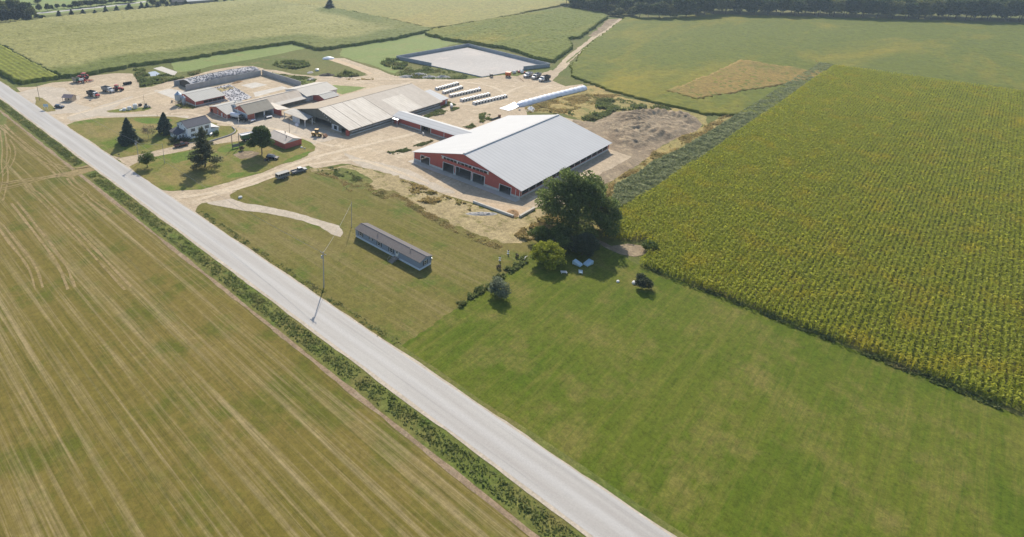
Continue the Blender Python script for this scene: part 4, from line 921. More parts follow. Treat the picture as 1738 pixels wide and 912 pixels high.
# ================================================================== vehicles
P_('tyre', (.02, .02, .021), .85, .15); P_('rim_grey', (.4, .4, .41), .4, .05, metal=.5); P_('rim_yellow', (.5, .36, .08), .5, .05)
P_('paint_navy', (.012, .02, .05), .18, .02, spec=.6); P_('paint_black', (.012, .012, .014), .18, .02, spec=.6); P_('paint_maroon', (.07, .02, .018), .2, .02, spec=.6)
P_('paint_white', (.72, .72, .72), .25, .02); P_('paint_silver', (.46, .47, .49), .25, .02, metal=.4); P_('paint_red', (.42, .03, .025), .35, .05)
P_('paint_orange', (.55, .13, .03), .4, .06); P_('paint_yellow', (.52, .30, .05), .45, .08, stain=(.4, .24, .08), stainamt=.5); P_('paint_green', (.05, .13, .05), .45, .08)
P_('box_dark', (.045, .05, .055), .6, .15); P_('box_grey', (.22, .23, .24), .55, .12, stain=(.15, .14, .13), stainamt=.5); P_('chassis', (.03, .03, .03), .7, .1)
P_('lamp_clear', (.75, .74, .68), .2, .02); P_('lamp_red', (.4, .02, .02), .3, .02); P_('tan_wall', (.50, .39, .28), .7, .06); P_('roof_mauve', (.24, .19, .2), .6, .08)
P_('hutch_white', (.72, .70, .65), .45, .04, .8, stain=(.55, .46, .34), stainamt=.4); P_('plastic_white', (.76, .78, .83), .3, .03, .4, spec=.5); P_('blue_plastic', (.05, .12, .4), .5, .05)
P_('hutch_dark', (.05, .045, .04), .9, .1); P_('tank_white', (.74, .73, .7), .4, .03); P_('tarp_blue', (.42, .56, .64), .45, .08); P_('pole_wood', (.24, .2, .165), .9, .15, 3.); P_('pole_grey', (.36, .35, .33), .8, .1)
P_('stone', (.38, .36, .33), .9, .15, 2.); P_('stone_white', (.7, .69, .66), .8, .05); P_('tyre_worn', (.33, .32, .33), .95, .2, 2., spec=.03); P_('bag_shadow', (.62, .66, .74), .35, .04)
P_('sand_heap', (.34, .21, .1), .95, .15, 1.5); P_('compost', (.09, .075, .06), .95, .25, 1.5); P_('rust', (.2, .1, .055), .8, .2, 2.); P_('cover_white', (.5, .49, .49), .95, .1, .8, spec=.03, stain=(.34, .35, .38), stainamt=.6)
P_('wire', (.4, .39, .37), .6, .05); P_('black_mat', (.02, .02, .02), .8, .1); P_('glass_tint', (.035, .05, .06), .06, .05, spec=.9)
def hd(k, xr, yr, xf, yf):
    a = g(k, xr, yr); b = g(k, xf, yf); return ((a[0] + b[0]) / 2, (a[1] + b[1]) / 2), math.atan2(b[1] - a[1], b[0] - a[0]), math.hypot(b[0] - a[0], b[1] - a[1])
def wheel(root, x, y, r, w, hub='rim_grey', n=18):
    o = MB().lathe([(r * .6, -w / 2), (r * .94, -w / 2), (r, -w * .35), (r, w * .35), (r * .94, w / 2), (r * .6, w / 2)], n=n, axis='y').build('wheel', MATS['tyre'], root)
    o.location = (x, y, r)
    h = MB().lathe([(r * .56, -w / 2 - .02), (r * .56, w / 2 + .02)], n=14, axis='y').build('rim', MATS[hub], o)
    return o
def wset(root, xs, track, r, w, hub='rim_grey'):
    for x in xs:
        for s_ in (-1, 1): wheel(root, x, s_ * track / 2, r, w, hub)
def pr(root, name, mat, prof, w, y=0., bev=.05):
    return MB().prism(prof, 'y', y - w / 2, y + w / 2).build(name, MATS[mat], root, bevel=bev)
def pickup(loc, rz, mat, label, group=None, L=5.7, top=None):
    e = empty('pickup_truck', loc, rz, label, 'pickup', group); h = L / 2; W = 1.95
    pr(e, 'body', mat, [(-h, .45), (h - .1, .45), (h, .7), (h - .05, 1.0), (h - 1.4, 1.14), (h - 1.5, 1.16), (-.45, 1.16), (-.45, .75), (-h, .75)], W)
    b = MB()
    for s_ in (-1, 1): b.box(-h, -.5, s_ * W / 2 - .06 * (s_ > 0) - 0, s_ * W / 2 + .06 * (s_ < 0), .752, 1.16)
    b.box(-h, -h + .07, -W / 2 + .07, W / 2 - .07, .752, 1.16); b.build('bed_side', MATS[mat], e)
    c = MB(); c.add([(-.5, -W / 2 + .1, 1.165), (h - 1.45, -W / 2 + .1, 1.165), (h - 1.45, W / 2 - .1, 1.165), (-.5, W / 2 - .1, 1.165), (-.35, -W / 2 + .28, 1.78), (h - 2.1, -W / 2 + .28, 1.78), (h - 2.1, W / 2 - .28, 1.78), (-.35, W / 2 - .28, 1.78)], [(3, 2, 1, 0), (4, 5, 6, 7), (0, 1, 5, 4), (1, 2, 6, 5), (2, 3, 7, 6), (3, 0, 4, 7)])
    c.build('window', MATS['glass_tint'], e)
    MB().box(-.42, h - 2.05, -W / 2 + .24, W / 2 - .24, 1.782, 1.86).build('cab_roof', MATS[top or mat], e, bevel=.03)
    for s_ in (-1, 1):
        MB().cbox(h - .02, s_ * .7, .72, .07, .34, .18).build('headlight', MATS['lamp_clear'], e); MB().cbox(-h - .0, s_ * .85, .8, .06, .16, .28).build('tail_light', MATS['lamp_red'], e)
    wset(e, (-h + 1.15, h - 1.05), W - .2, .39, .27); return e
def suv(loc, rz, mat, label, L=4.8):
    e = empty('parked_car', loc, rz, label, 'car'); h = L / 2; W = 1.9
    pr(e, 'body', mat, [(-h, .42), (h - .08, .42), (h, .65), (h - .08, .9), (h - 1.25, 1.05), (-h + .1, 1.08), (-h, .9)], W)
    c = MB(); c.add([(-h + .12, -W / 2 + .08, 1.085), (h - 1.2, -W / 2 + .08, 1.05), (h - 1.2, W / 2 - .08, 1.05), (-h + .12, W / 2 - .08, 1.085), (-h + .5, -W / 2 + .28, 1.62), (h - 2.1, -W / 2 + .28, 1.64), (h - 2.1, W / 2 - .28, 1.64), (-h + .5, W / 2 - .28, 1.62)], [(3, 2, 1, 0), (4, 5, 6, 7), (0, 1, 5, 4), (1, 2, 6, 5), (2, 3, 7, 6), (3, 0, 4, 7)])
    c.build('window', MATS['glass_tint'], e)
    MB().box(-h + .42, h - 2.05, -W / 2 + .25, W / 2 - .25, 1.645, 1.71).build('car_roof', MATS[mat], e, bevel=.03)
    for s_ in (-1, 1):
        MB().cbox(h - .05, s_ * .68, .66, .08, .36, .14).build('headlight', MATS['lamp_clear'], e); MB().cbox(-h + .02, s_ * .78, .85, .07, .2, .2).build('tail_light', MATS['lamp_red'], e)
        MB().cbox(h - 1.7, s_ * (W / 2 + .06), .98, .18, .14, .12).build('mirror', MATS[mat], e)
    wset(e, (-h + .95, h - .9), W - .2, .36, .24); return e
def dump(loc, rz, cab, box, label, L=8.4, hood=None, group='dump trucks on the farm'):
    e = empty('dump_truck', loc, rz, label, 'dump truck', group); h = L / 2
    MB().box(-h + .4, h - .3, -.45, .45, .62, .86).build('chassis', MATS['chassis'], e)
    pr(e, 'hood', hood or cab, [(h - 1.7, .8), (h - .1, .8), (h, 1.1), (h - .15, 1.55), (h - 1.7, 1.75)], 1.7)
    pr(e, 'cab', cab, [(h - 3.2, .8), (h - 1.7, .8), (h - 1.7, 1.8), (h - 1.95, 2.6), (h - 3.2, 2.65)], 2.2)
    MB().add([(h - 1.68, -.95, 1.82), (h - 1.68, .95, 1.82), (h - 1.9, .9, 2.5), (h - 1.9, -.9, 2.5)], [(0, 1, 2, 3)]).build('windscreen', MATS['glass_tint'], e)
    for s_ in (-1, 1): MB().box(h - 3.0, h - 2.05, s_ * 1.105, s_ * 1.12, 1.75, 2.4).build('side_window', MATS['glass_tint'], e) if s_ > 0 else MB().box(h - 3.0, h - 2.05, -1.12, -1.105, 1.75, 2.4).build('side_window', MATS['glass_tint'], e)
    b = MB(); x0, x1 = -h, h - 3.4; zf, zt = 1.1, 2.85
    b.box(x0, x1, -1.2, 1.2, zf - .1, zf)
    for s_ in (-1, 1): b.prism([(s_ * 1.2, zf), (s_ * 1.12, zf), (s_ * 1.22, zt), (s_ * 1.3, zt)], 'x', x0, x1)
    b.box(x1 - .1, x1, -1.15, 1.15, zf, zt + .1); b.box(x0, x0 + .1, -1.15, 1.15, zf, zt - .1)
    b.build('dump_box', MATS[box], e)
    MB().box(h - .08, h + .12, -1.1, 1.1, .5, .8).build('bumper', MATS['paint_silver'], e)
    for s_ in (-1, 1): MB().cbox(h - .02, s_ * .8, 1.0, .12, .26, .2).build('headlight', MATS['lamp_clear'], e)
    wset(e, (h - 1.1,), 1.95, .52, .3); wset(e, (-h + 1.3, -h + 2.6), 1.85, .52, .55); return e
def tractor(loc, rz, mat, label, group=None, sc=1., cab='paint_red'):
    e = empty('tractor', loc, rz, label, 'tractor', group); e.scale = (sc,) * 3
    pr(e, 'hood', mat, [(.2, 1.0), (2.5, .95), (2.6, 1.3), (2.4, 1.65), (.2, 1.85)], .95)
    MB().box(-1.4, 2.3, -.35, .35, .65, 1.05).build('chassis', MATS['chassis'], e)
    pr(e, 'cab_glass', 'glass_tint', [(-1.25, 1.35), (.2, 1.35), (.35, 1.9), (.1, 2.75), (-1.2, 2.75)], 1.5)
    MB().box(-1.4, .35, -.85, .85, 2.76, 2.95).build('cab_roof', MATS[cab], e, bevel=.05)
    for s_ in (-1, 1):
        MB().prism([(-1.9, 1.5), (-1.6, 1.95), (-.6, 1.95), (-.2, 1.4), (-.4, 1.4), (-.7, 1.8), (-1.5, 1.8)], 'y', s_ * .78, s_ * 1.35).build('fender', MATS[mat], e)
    MB().tube([(1.2, .3, 1.7), (1.2, .3, 2.9)], .06, 8).build('exhaust', MATS['chassis'], e)
    wset(e, (-1.05,), 2.1, .95, .55, 'rim_grey'); wset(e, (1.9,), 1.9, .65, .42, 'rim_grey'); return e
# yard by the road entrance
p, r, L = hd('C1', 375, 735, 525, 745); suv(p, r, 'paint_navy', 'dark blue car parked on the gravel near the roadside sign', 4.7)
p, r, L = hd('C1', 955, 505, 1205, 560); dump(p, r, 'paint_white', 'box_dark', 'dump truck with dark empty box and white and red nose', 8.2, 'paint_red')
p, r, L = hd('C1', 1225, 420, 1465, 475); dump(p, r, 'paint_white', 'box_grey', 'grey-boxed dump truck with all white cab beside red tractor', 8.2)
p, r, L = hd('C1', 1440, 425, 1610, 430); tractor(p, r, 'paint_red', 'red tractor parked right of the grey-boxed dump truck', 'red tractors in the gravel yard', 1.15)
p, r, L = hd('C1', 955, 245, 790, 235); tractor((p[0] + 1.2, p[1] + 2.2), r, 'paint_red', 'red-roofed tractor standing at the edge of the corn', 'red tractors in the gravel yard', 1.35)
p, r, L = hd('C1', 920, 275, 800, 290)
e = empty('sprayer', p, r, 'white and red field sprayer in front of the red-roofed tractor', 'sprayer')
MB().lathe([(.2, -1.2), (.75, -1.0), (.8, 0), (.75, 1.0), (.2, 1.2)], n=16, axis='x').build('tank', MATS['tank_white'], e).location = (.2, 0, 1.9)
MB().box(-1.8, 2.2, -.5, .5, .8, 1.05).build('frame', MATS['paint_red'], e); wset(e, (-.4,), 2.1, .8, .45)
bm_ = MB(); [bm_.box(-2., -1.85, s_ * 1.2 - .6, s_ * 1.2 + .6, .6, 2.3) for s_ in (-1, 1)]; bm_.build('boom', MATS['paint_red'], e)
p = g('C1', 760, 270); e = empty('forage_wagon', p, math.radians(100), 'tan-green slatted forage box left of the parked red tractors', 'wagon')
b = MB(); [b.box(-2.2, 2.2, s_ * 1.2 - .06, s_ * 1.2 + .06, .9, 3.) for s_ in (-1, 1)]; b.build('side_panel', MATS['wood_grey'], e); MB().box(-2.2, 2.2, -1.14, 1.14, .8, .9).build('floor', MATS['chassis'], e)
MB().box(-2.28, -2.2, -1.2, 1.2, .9, 2.9).build('end_panel', MATS['paint_green'], e); wset(e, (-1.3, 1.3), 1.9, .45, .3)
p, r, L = hd('C1', 1050, 265, 935, 255); e = empty('tillage_implement', p, r, 'red folding tillage implement at right of the red tractor', 'implement')
b = MB(); [b.box(-1.8 + k * 1.15, -1.68 + k * 1.15, -1.6, 1.6, .8, .92) for k in range(4)]; [b.box(-2., 2.6, y_ - .06, y_ + .06, .93, 1.05) for y_ in (-1.2, 0, 1.2)]; b.build('frame', MATS['paint_red'], e)
for k in range(6): MB().lathe([(.35, -.02), (.35, .02)], n=12, axis='y').build('disc', MATS['steel'], e).location = (-1.6 + (k % 2) * 1.2, -1.4 + k * .56, .36)
wset(e, (.9,), 2.4, .38, .25)
for k in range(4):
    q = g('C2', 340 + k * 38, 322 - k * 6); o = MB().lathe([(.45, -.35), (.8, -.35), (.85, 0), (.8, .35), (.45, .35)], n=16, axis='x').build('large_tyre', MATS['tyre'], None)
    o.location = (q[0], q[1], .85); o.rotation_euler = (0, 0, .4); tag(o, f'large black tyre, {ORD[k]} from the left of four standing by the pond weeds', 'tyre', 'large tyres standing in a row')
# roadside booth, sign
e = empty('farm_stand', g('C1', 640, 610), math.radians(-52), 'small tan roadside hut with mauve roof and open porch', 'hut')
MB().box(-1.2, 2.4, -2.0, 2.0, 0, 2.3).build('wall', MATS['tan_wall'], e)
MB().prism([(-2.0, 2.3), (0, 3.25), (2.0, 2.3)], 'x', -1.2, 2.4).build('gable_wall', MATS['tan_wall'], e)
for s_ in (-1, 1): MB().quad4((-3.0, s_ * 2.35, 2.2), (2.65, s_ * 2.35, 2.2), (2.65, s_ * .002, 3.42), (-3.0, s_ * .002, 3.42), .1).build('roof', MATS['roof_mauve'], e)
for s_ in (-1, 0, 1): MB().box(-2.8, -2.66, s_ * 1.9 - .07, s_ * 1.9 + .07, 0, 2.3).build('porch_post', MATS['tan_wall'], e)
MB().box(-1.23, -1.203, -.5, .5, .05, 2.0).build('door', MATS['hutch_dark'], e); MB().box(.3, 1.1, -2.03, -2.003, 1.0, 1.8).build('window', MATS['glass'], e)
MB().box(-2.6, -1.7, -1.2, 1.2, .7, .8).build('counter', MATS['paint_orange'], e)
e = empty('roadside_sign', g('C1', 205, 775), math.radians(48), 'pale blue and white farm sign on two white posts by the road', 'sign')
for s_ in (-.7, .7): MB().box(-.07, .07, s_ - .07, s_ + .07, 0, 2.9).build('post', MATS['trim_white'], e)
MB().box(-.16, -.075, -1.15, 1.15, 1.4, 2.85).build('panel', MATS['tarp_blue'], e); MB().box(-.19, -.163, -1.0, 1.0, 1.5, 1.9).build('lettering_band', MATS['trim_white'], e)
# domes and scrap by the drive
for (x, y, r_, h_, lab) in ((340, 788, .95, 1.2, 'small cream calf hutch, lowest of three by the drive'), (435, 775, 1.05, 1.7, 'middle cream tank between two others by the drive'), (540, 750, 1.15, 2.3, 'tallest cream tank of three by the drive')):
    q = g('C2', x, y); e = empty('poly_tank', q, 0, lab, 'tank', 'cream tanks by the drive')
    MB().lathe([(r_ * .98, 0), (r_, .1), (r_, h_ * .75), (r_ * .8, h_ * .95), (.25, h_)], n=20).build('shell', MATS['tank_white'], e); MB().lathe([(.3, h_), (.3, h_ + .12)], n=12).build('lid', MATS['hutch_white'], e)
q = g('C2', 280, 785); o = MB().prism([(-1, 0), (1.1, 0), (.8, .18), (-.8, .22)], 'y', -.6, .6).build('white_board', MATS['tank_white'], None); o.location = (*q, 0); tag(o, 'flat cream board lying left of the cream tanks', 'board')
p, r, L = hd('C2', 690, 745, 800, 735); e = empty('skid_loader', p, r, 'grey skid loader parked by the cream tanks and post', 'skid loader')
pr(e, 'body', 'paint_silver', [(-1.3, .4), (.9, .4), (1.0, .9), (.2, 1.2), (-1.3, 1.3)], 1.2); MB().box(-.7, .45, -.5, .5, 1.25, 2.05).build('cab', MATS['glass_tint'], e); MB().box(-.8, .5, -.55, .55, 2.06, 2.15).build('cab_roof', MATS['chassis'], e)
for s_ in (-1, 1): MB().tube([(-1.2, s_ * .72, 1.35), (.9, s_ * .72, 1.1), (1.4, s_ * .72, .4)], .09, 6).build('lift_arm', MATS['paint_silver'], e)
MB().prism([(1.3, .1), (2.0, .1), (2.0, .18), (1.45, .75), (1.3, .75)], 'y', -.85, .85).build('bucket', MATS['chassis'], e); wset(e, (-.75, .45), 1.4, .42, .3)
o = MB().cbox(0, 0, 0, 1.4, 1.2, 1.1).cbox(.1, .9, 0, .8, .5, .6).build('scrap_crate', MATS['chassis'], None); o.location = (*g('C2', 630, 705), 0); tag(o, 'dark crate of scrap right behind the tallest cream tank', 'crate')

# house yard
p, r, L = hd('C6', 165, 665, 445, 605); pickup(p, r, 'paint_maroon', 'dark maroon pickup parked before the white farmhouse porch', None, 6.0)
p, r, L = hd('C7', 585, 690, 775, 715); suv(p, r, 'paint_black', 'black car parked on the lawn beside the round maple', 4.9)
p, r, L = hd('C7', 530, 740, 610, 735); e = empty('lawn_tractor', p, r, 'small dark lawn tractor in the maple shade beside the black car', 'lawn tractor')
pr(e, 'body', 'paint_black', [(-.9, .35), (1., .35), (1., .8), (.2, .9), (.1, .6), (-.3, .6), (-.9, .7)], .8); MB().box(-.6, -.1, -.25, .25, .7, 1.1).build('seat', MATS['shutter_dark'], e); MB().tube([(.3, 0, .85), (.1, 0, 1.2)], .04, 6).build('steering_column', MATS['steel'], e); wset(e, (-.6,), .9, .4, .25); wset(e, (.7,), .8, .28, .2)
p, r, L = hd('C7', 150, 385, 335, 345); e = empty('mixer_wagon', (p[0] - .5, p[1] + .5), r, 'green feed mixer wagon with white rim half hidden by the maple', 'mixer wagon')
b = MB(); b.prism([(-2.6, 1.2), (2.4, 1.2), (2.8, 2.9), (-2.9, 2.9)], 'y', -1.2, 1.2); b.build('tub', MATS['paint_green'], e, bevel=.05)
b = MB(); b.box(-3., 2.9, -1.32, -1.1, 2.91, 3.2); b.box(-3., 2.9, 1.1, 1.32, 2.91, 3.2); b.box(-3., -2.75, -1.09, 1.09, 2.91, 3.2); b.box(2.7, 2.9, -1.09, 1.09, 2.91, 3.2); b.build('top_rim', MATS['paint_white'], e)
MB().box(-2.7, 2.65, -1.05, 1.05, 2.905, 2.95).build('feed', MATS['tank_white'], e); MB().box(-2.6, 3.4, -.5, .5, .85, 1.1).build('chassis', MATS['chassis'], e); wset(e, (-1.2, .6), 2.1, .6, .45)
e = empty('propane_tank', g('C6', 850, 440), .6, 'small white propane tank beside the farmhouse wall', 'propane tank')
MB().lathe([(.15, -1.1), (.42, -.9), (.48, -.6), (.48, .6), (.42, .9), (.15, 1.1)], n=14, axis='x').build('tank', MATS['tank_white'], e).location = (0, 0, .75); MB().cbox(-.6, 0, 0, .15, .6, .4).build('saddle', MATS['stone'], e); MB().cbox(.6, 0, 0, .15, .6, .4).build('saddle', MATS['stone'], e)
pts_ = smooth_line(pl('C6:810,560 940,518 1200,440 1290,385 1300,340 1240,290'), 2); b = MB(); b.tube([(x, y, .28) for x, y in pts_], .3, 6); tag(b.build('garden_wall', MATS['stone'], None), 'low curved stone garden wall round the farmhouse lawn', 'wall')
# hanging board between posts
a, b_ = g('C6', 1243, 680), g('C6', 1370, 655); e = empty('notice_board', a, math.atan2(b_[1] - a[1], b_[0] - a[0]), 'grey board hung between two tall wooden posts on the lawn', 'board'); L = math.hypot(b_[0] - a[0], b_[1] - a[1])
for x in (0, L): MB().box(x - .11, x + .11, -.11, .11, 0, 6.2).build('post', MATS['pole_wood'], e)
MB().box(.12, L - .12, -.06, .06, .5, 1.75).build('panel', MATS['box_grey'], e)
# pickup with stock trailer on the verge
p, r, L = hd(6, 1105, 738, 1255, 700); pickup(p, r, 'box_grey', 'grey pickup with white cab roof parked on the drive verge ahead of the trailer', None, 6.2, 'paint_white')
p, r, L = hd(6, 975, 790, 1085, 755); e = empty('stock_trailer', p, r, 'grey stock trailer parked behind the grey pickup', 'trailer')
MB().box(-2.5, 2.4, -1.05, 1.05, .55, 1.35).build('side', MATS['box_grey'], e); 
b = MB(); [b.box(-2.5 + k * .96, -2.42 + k * .96, s_ * 1.0 - .03, s_ * 1.0 + .03, 1.36, 2.15) for k in range(6) for s_ in (-1, 1)]; b.build('slats', MATS['steel'], e); MB().box(-2.42, 2.3, -.95, .95, 1.36, 2.1).build('inner_wall', MATS['hutch_dark'], e)
MB().box(-2.6, 2.5, -1.12, 1.12, 2.16, 2.28).build('roof', MATS['roof_grey'], e, bevel=.04); MB().box(2.4, 3.6, -.08, .08, .5, .62).build('drawbar', MATS['chassis'], e); wset(e, (-.6, .3), 2.1, .36, .22)
# yellow loader
p, r, L = hd('C7', 1420, 275, 1620, 295); e = empty('wheel_loader', p, r, 'yellow wheel loader standing at the old barn front', 'loader')
pr(e, 'rear_body', 'paint_yellow', [(-2.9, .8), (-.3, .8), (-.3, 1.6), (-2.7, 1.75), (-2.95, 1.4)], 1.5); pr(e, 'front_frame', 'paint_yellow', [(-.2, .75), (1.6, .6), (1.6, 1.1), (.6, 1.6), (-.2, 1.6)], 1.1)
pr(e, 'cab', 'glass_tint', [(-1.3, 1.62), (.1, 1.62), (.2, 2.1), (0, 3.0), (-1.25, 3.0)], 1.35); MB().box(-1.45, .2, -.8, .8, 3.01, 3.18).build('cab_roof', MATS['paint_yellow'], e, bevel=.04)
for s_ in (-1, 1): MB().tube([(.5, s_ * .5, 1.5), (2., s_ * .5, 1.15), (2.9, s_ * .5, .6)], .14, 6).build('lift_arm', MATS['paint_yellow'], e)
MB().prism([(2.7, .12), (4.0, .12), (4.0, .2), (3.1, 1.2), (2.7, 1.2)], 'y', -1.3, 1.3).build('bucket', MATS['rust'], e); wset(e, (-1.7, .9), 1.9, .72, .5, 'rim_yellow')
# milk tanker and bits round the milk house
p, r, L = hd('C4', 520, 660, 700, 690); e = empty('milk_tanker', p, r, 'shiny white tank trailer parked beside the milk house', 'tanker')
MB().lathe([(.3, -3.), (1., -2.8), (1.1, -2.4), (1.1, 2.2), (1., 2.6), (.3, 2.8)], n=20, axis='x').build('tank', MATS['plastic_white'], e, smooth=False).location = (0, 0, 1.95)
MB().box(-2.8, 3.2, -.5, .5, .6, .82).build('chassis', MATS['chassis'], e); wset(e, (-2., -.9), 2., .5, .4)
p, r, L = hd('C4', 640, 720, 740, 740); tractor((p[0] + 1.2, p[1] + .5), r, 'paint_black', 'dark tractor in the shade in front of the white tank trailer', None, 1., 'chassis')
for (x0, y0, x1, y1, lab) in ((1150, 670, 1260, 645, 'pale hay wagon standing under the parlour canopy'), (850, 745, 950, 710, 'pale flatbed implement in the shade before the brick panel')):
    p, r, L = hd('C4', x0, y0, x1, y1); e = empty('farm_wagon', p, r, lab, 'wagon', None); MB().box(-1.7, 1.7, -.9, .9, .7, .85).build('deck', MATS['wall_pale'], e); MB().box(-1.7, -1.6, -.9, .9, .86, 1.5).build('end_rack', MATS['wood_grey'], e); MB().box(1.7, 2.9, -.06, .06, .6, .7).build('drawbar', MATS['chassis'], e); wset(e, (-1.0, 1.0), 1.5, .35, .2)
e = empty('flood_mirror', g('C7', 1130, 175), 0, 'tilted pale panel on a post by the yard edge', 'panel'); MB().tube([(0, 0, 0), (0, 0, 2.2)], .06, 6).build('post', MATS['steel'], e); MB().quad4((-.7, -.7, 2.), (.7, -.7, 2.3), (.7, .7, 3.1), (-.7, .7, 2.8), .08).build('panel', MATS['paint_silver'], e)
# gear near the lagoon
p = g('C8', 965, 240); e = empty('orange_wagon', p, .3, 'orange hopper wagon in front of the lagoon', 'wagon'); MB().prism([(-1.1, .9), (1.1, .9), (1.7, 2.9), (-1.7, 2.9)], 'y', -1.4, 1.4).build('hopper', MATS['paint_orange'], e); MB().box(-1.5, 2.4, -.4, .4, .6, .85).build('chassis', MATS['chassis'], e); wset(e, (-.6, .8), 2., .45, .3)
p = g('C8', 740, 245); e = empty('dark_implement', p, .8, 'dark boxy implement left of the orange hopper wagon', 'implement'); MB().box(-1.1, 1.1, -.8, .8, .6, 1.9).build('hopper', MATS['box_dark'], e); MB().box(1.1, 2.2, -.1, .1, .6, .75).build('drawbar', MATS['rust'], e); wset(e, (-.2,), 1.8, .42, .25)
p, r, L = hd('C8', 1270, 235, 1190, 255); dump(p, r, 'paint_white', 'paint_silver', 'white-cabbed truck nearest the orange wagon beside the lagoon', 6.6, None, 'trucks parked at the lagoon corner')
p, r, L = hd('C8', 1400, 240, 1280, 285); dump(p, r, 'paint_silver', 'box_grey', 'silver truck with grey box, middle of three at the lagoon corner', 8., None, 'trucks parked at the lagoon corner')
p, r, L = hd('C8', 1515, 270, 1370, 305); dump((p[0] - .6, p[1] - .6), r, 'paint_white', 'box_dark', 'truck with dark grey box, rightmost of three at the lagoon corner', 8.4, None, 'trucks parked at the lagoon corner')
for (x, y, m_, s_, lab) in ((1050, 195, 'tank_white', 1.5, 'white bundle among the scrap, nearest the orange wagon'), (1110, 185, 'paint_red', 1.2, 'red machine part among the scrap by the lagoon wall'), (1150, 190, 'plastic_white', 1.7, 'largest white bundle in the scrap by the lagoon'), (1190, 195, 'paint_red', 1., 'small red part at the right end of the scrap heap')):
    o = MB().lathe([(s_ * .4, -s_ * .8), (s_ * .6, -s_ * .5), (s_ * .55, s_ * .4), (s_ * .3, s_ * .8)], n=9, axis='x').build('scrap_bundle', MATS[m_], None); o.location = (*g('C8', x, y), s_ * .5); o.rotation_euler = (.2, .1, x * .7); tag(o, lab, 'scrap')
e = empty('boom_pole', g('C8', 1090, 250), 0, 'long thin drawbar lying on the yard by the white truck', 'drawbar'); q = g('C8', 1175, 305); p = g('C8', 1090, 250); MB().tube([(0, 0, .9), (q[0] - p[0], q[1] - p[1], .15)], .1, 6).build('bar', MATS['rust'], e)
e = empty('propane_tank', g('C8', 205, 650), .75, 'white propane tank in the weeds beside the old barn', 'propane tank')
MB().lathe([(.2, -2.2), (.6, -2.), (.7, -1.6), (.7, 1.6), (.6, 2.), (.2, 2.2)], n=16, axis='x').build('tank', MATS['tank_white'], e).location = (0, 0, 1.05); [MB().cbox(x, 0, 0, .25, .9, .5).build('saddle', MATS['stone'], e) for x in (-1.2, 1.2)]; MB().lathe([(.2, 1.7), (.2, 1.95)], n=10).build('valve_cap', MATS['tank_white'], e)
# ------------------------------------------------------------------ calf hutches, five rows
def hutch_mesh():
    b = MB(); W, D, Hh = 1.35, 1.9, 1.35
    prof = [(-W / 2, 0), (W / 2, 0), (W / 2 * .86, Hh * .8), (W / 2 * .55, Hh), (-W / 2 * .55, Hh), (-W / 2 * .86, Hh * .8)]
    n = len(prof); x0, x1 = -D / 2, D / 2
    vs = [(x0, p, q) for p, q in prof] + [(x1, p, q) for p, q in prof]
    b.add(vs, [tuple(n + i for i in range(n))] + [(i, (i + 1) % n, (i + 1) % n + n, i + n) for i in range(1, n)])
    dr_ = [(-.36, 0), (.36, 0), (.36, .8), (.2, 1.02), (-.2, 1.02), (-.36, .8)]
    b.add([(x0, p, q) for p, q in prof] + [(x0, p, q) for p, q in dr_], [(i, (i + 1) % n, (i + 1) % n + n, i + n) for i in range(1, n)])
    b.cur = 1; b.add([(x0 + .5, p, q) for p, q in prof], [tuple(range(n))])  # dark panel inside the doorway, painting the shade of the hutch interior
    return b.build('calf_hutch', [MATS['hutch_white'], MATS['hutch_dark']], None)
hp_ = hutch_mesh(); first = True
HR = [((15, 415), (280, 345), 8), ((110, 465), (335, 395), 8), ((200, 510), (575, 425), 11), ((350, 570), (700, 490), 10), ((520, 610), (925, 515), 11)]
for ri, (a_, b_, n_) in enumerate(HR):
    A_ = np.array(g('C8', *a_)); B_2 = np.array(g('C8', *b_)); an = math.atan2(*(B_2 - A_)[::-1])
    for k in range(n_):
        o = hp_ if first else hp_.copy()
        if not first: COL.objects.link(o)
        first = False; q = A_ + (B_2 - A_) * k / (n_ - 1); o.location = (*q, 0); o.rotation_euler = (0, 0, an + math.pi / 2)
        o.scale = (1, (np.linalg.norm(B_2 - A_) / (n_ - 1)) / 1.55, 1.)
        tag(o, f'white calf hutch, {ORD[k]} from the barn end of the {ORD[ri]} row counted from the lagoon', 'calf hutch', 'calf hutches set out in rows')
q = g('C8', 578, 405); o = MB().lathe([(.5, 0), (.55, .1), (.5, 1.1), (.2, 1.15)], n=14).build('blue_barrel', MATS['blue_plastic'], None); o.location = (*q, 0); tag(o, 'blue barrel at the far end of the middle row of hutches', 'barrel')
# ------------------------------------------------------------------ silage bag
e = empty('silage_bag', g('C8', 1110, 640), 0, 'long white plastic silage bag with its loose end spread flat', 'silage bag')
A_ = np.array(g('C8', 1085, 640)); B_2 = np.array(g(4, 612, 815)); d_ = (B_2 - A_) / np.linalg.norm(B_2 - A_); n_ = np.array((-d_[1], d_[0])); Lb = np.linalg.norm(B_2 - A_)
Vb = []; Fb = []; NS, NP = 110, 18
for i in range(NS + 1):
    t = i / NS; s_ = t * Lb; rr = 1.95 * min(1, .28 + (t / .045) ** .6 * .72 if t < .045 else 1) * (1 if t < .965 else max(.1, 1 - ((t - .965) / .035) ** 2 * .9)); wob = .035 * math.sin(s_ * 1.7) + .05 * noise.noise(Vector((s_ * .3, 2, 1)))
    c = A_ + d_ * s_ + n_ * .35 * math.sin(t * 5.)
    for k in range(NP + 1):
        a = math.pi * k / NP; wr = rr * (1 + wob + .02 * noise.noise(Vector((s_ * 1.5, a * 3, 4))))
        x = math.cos(a) * wr * 1.12; Vb.append((*(c + n_ * x), max(0.02, math.sin(a) ** .85 * wr * 1.05)))
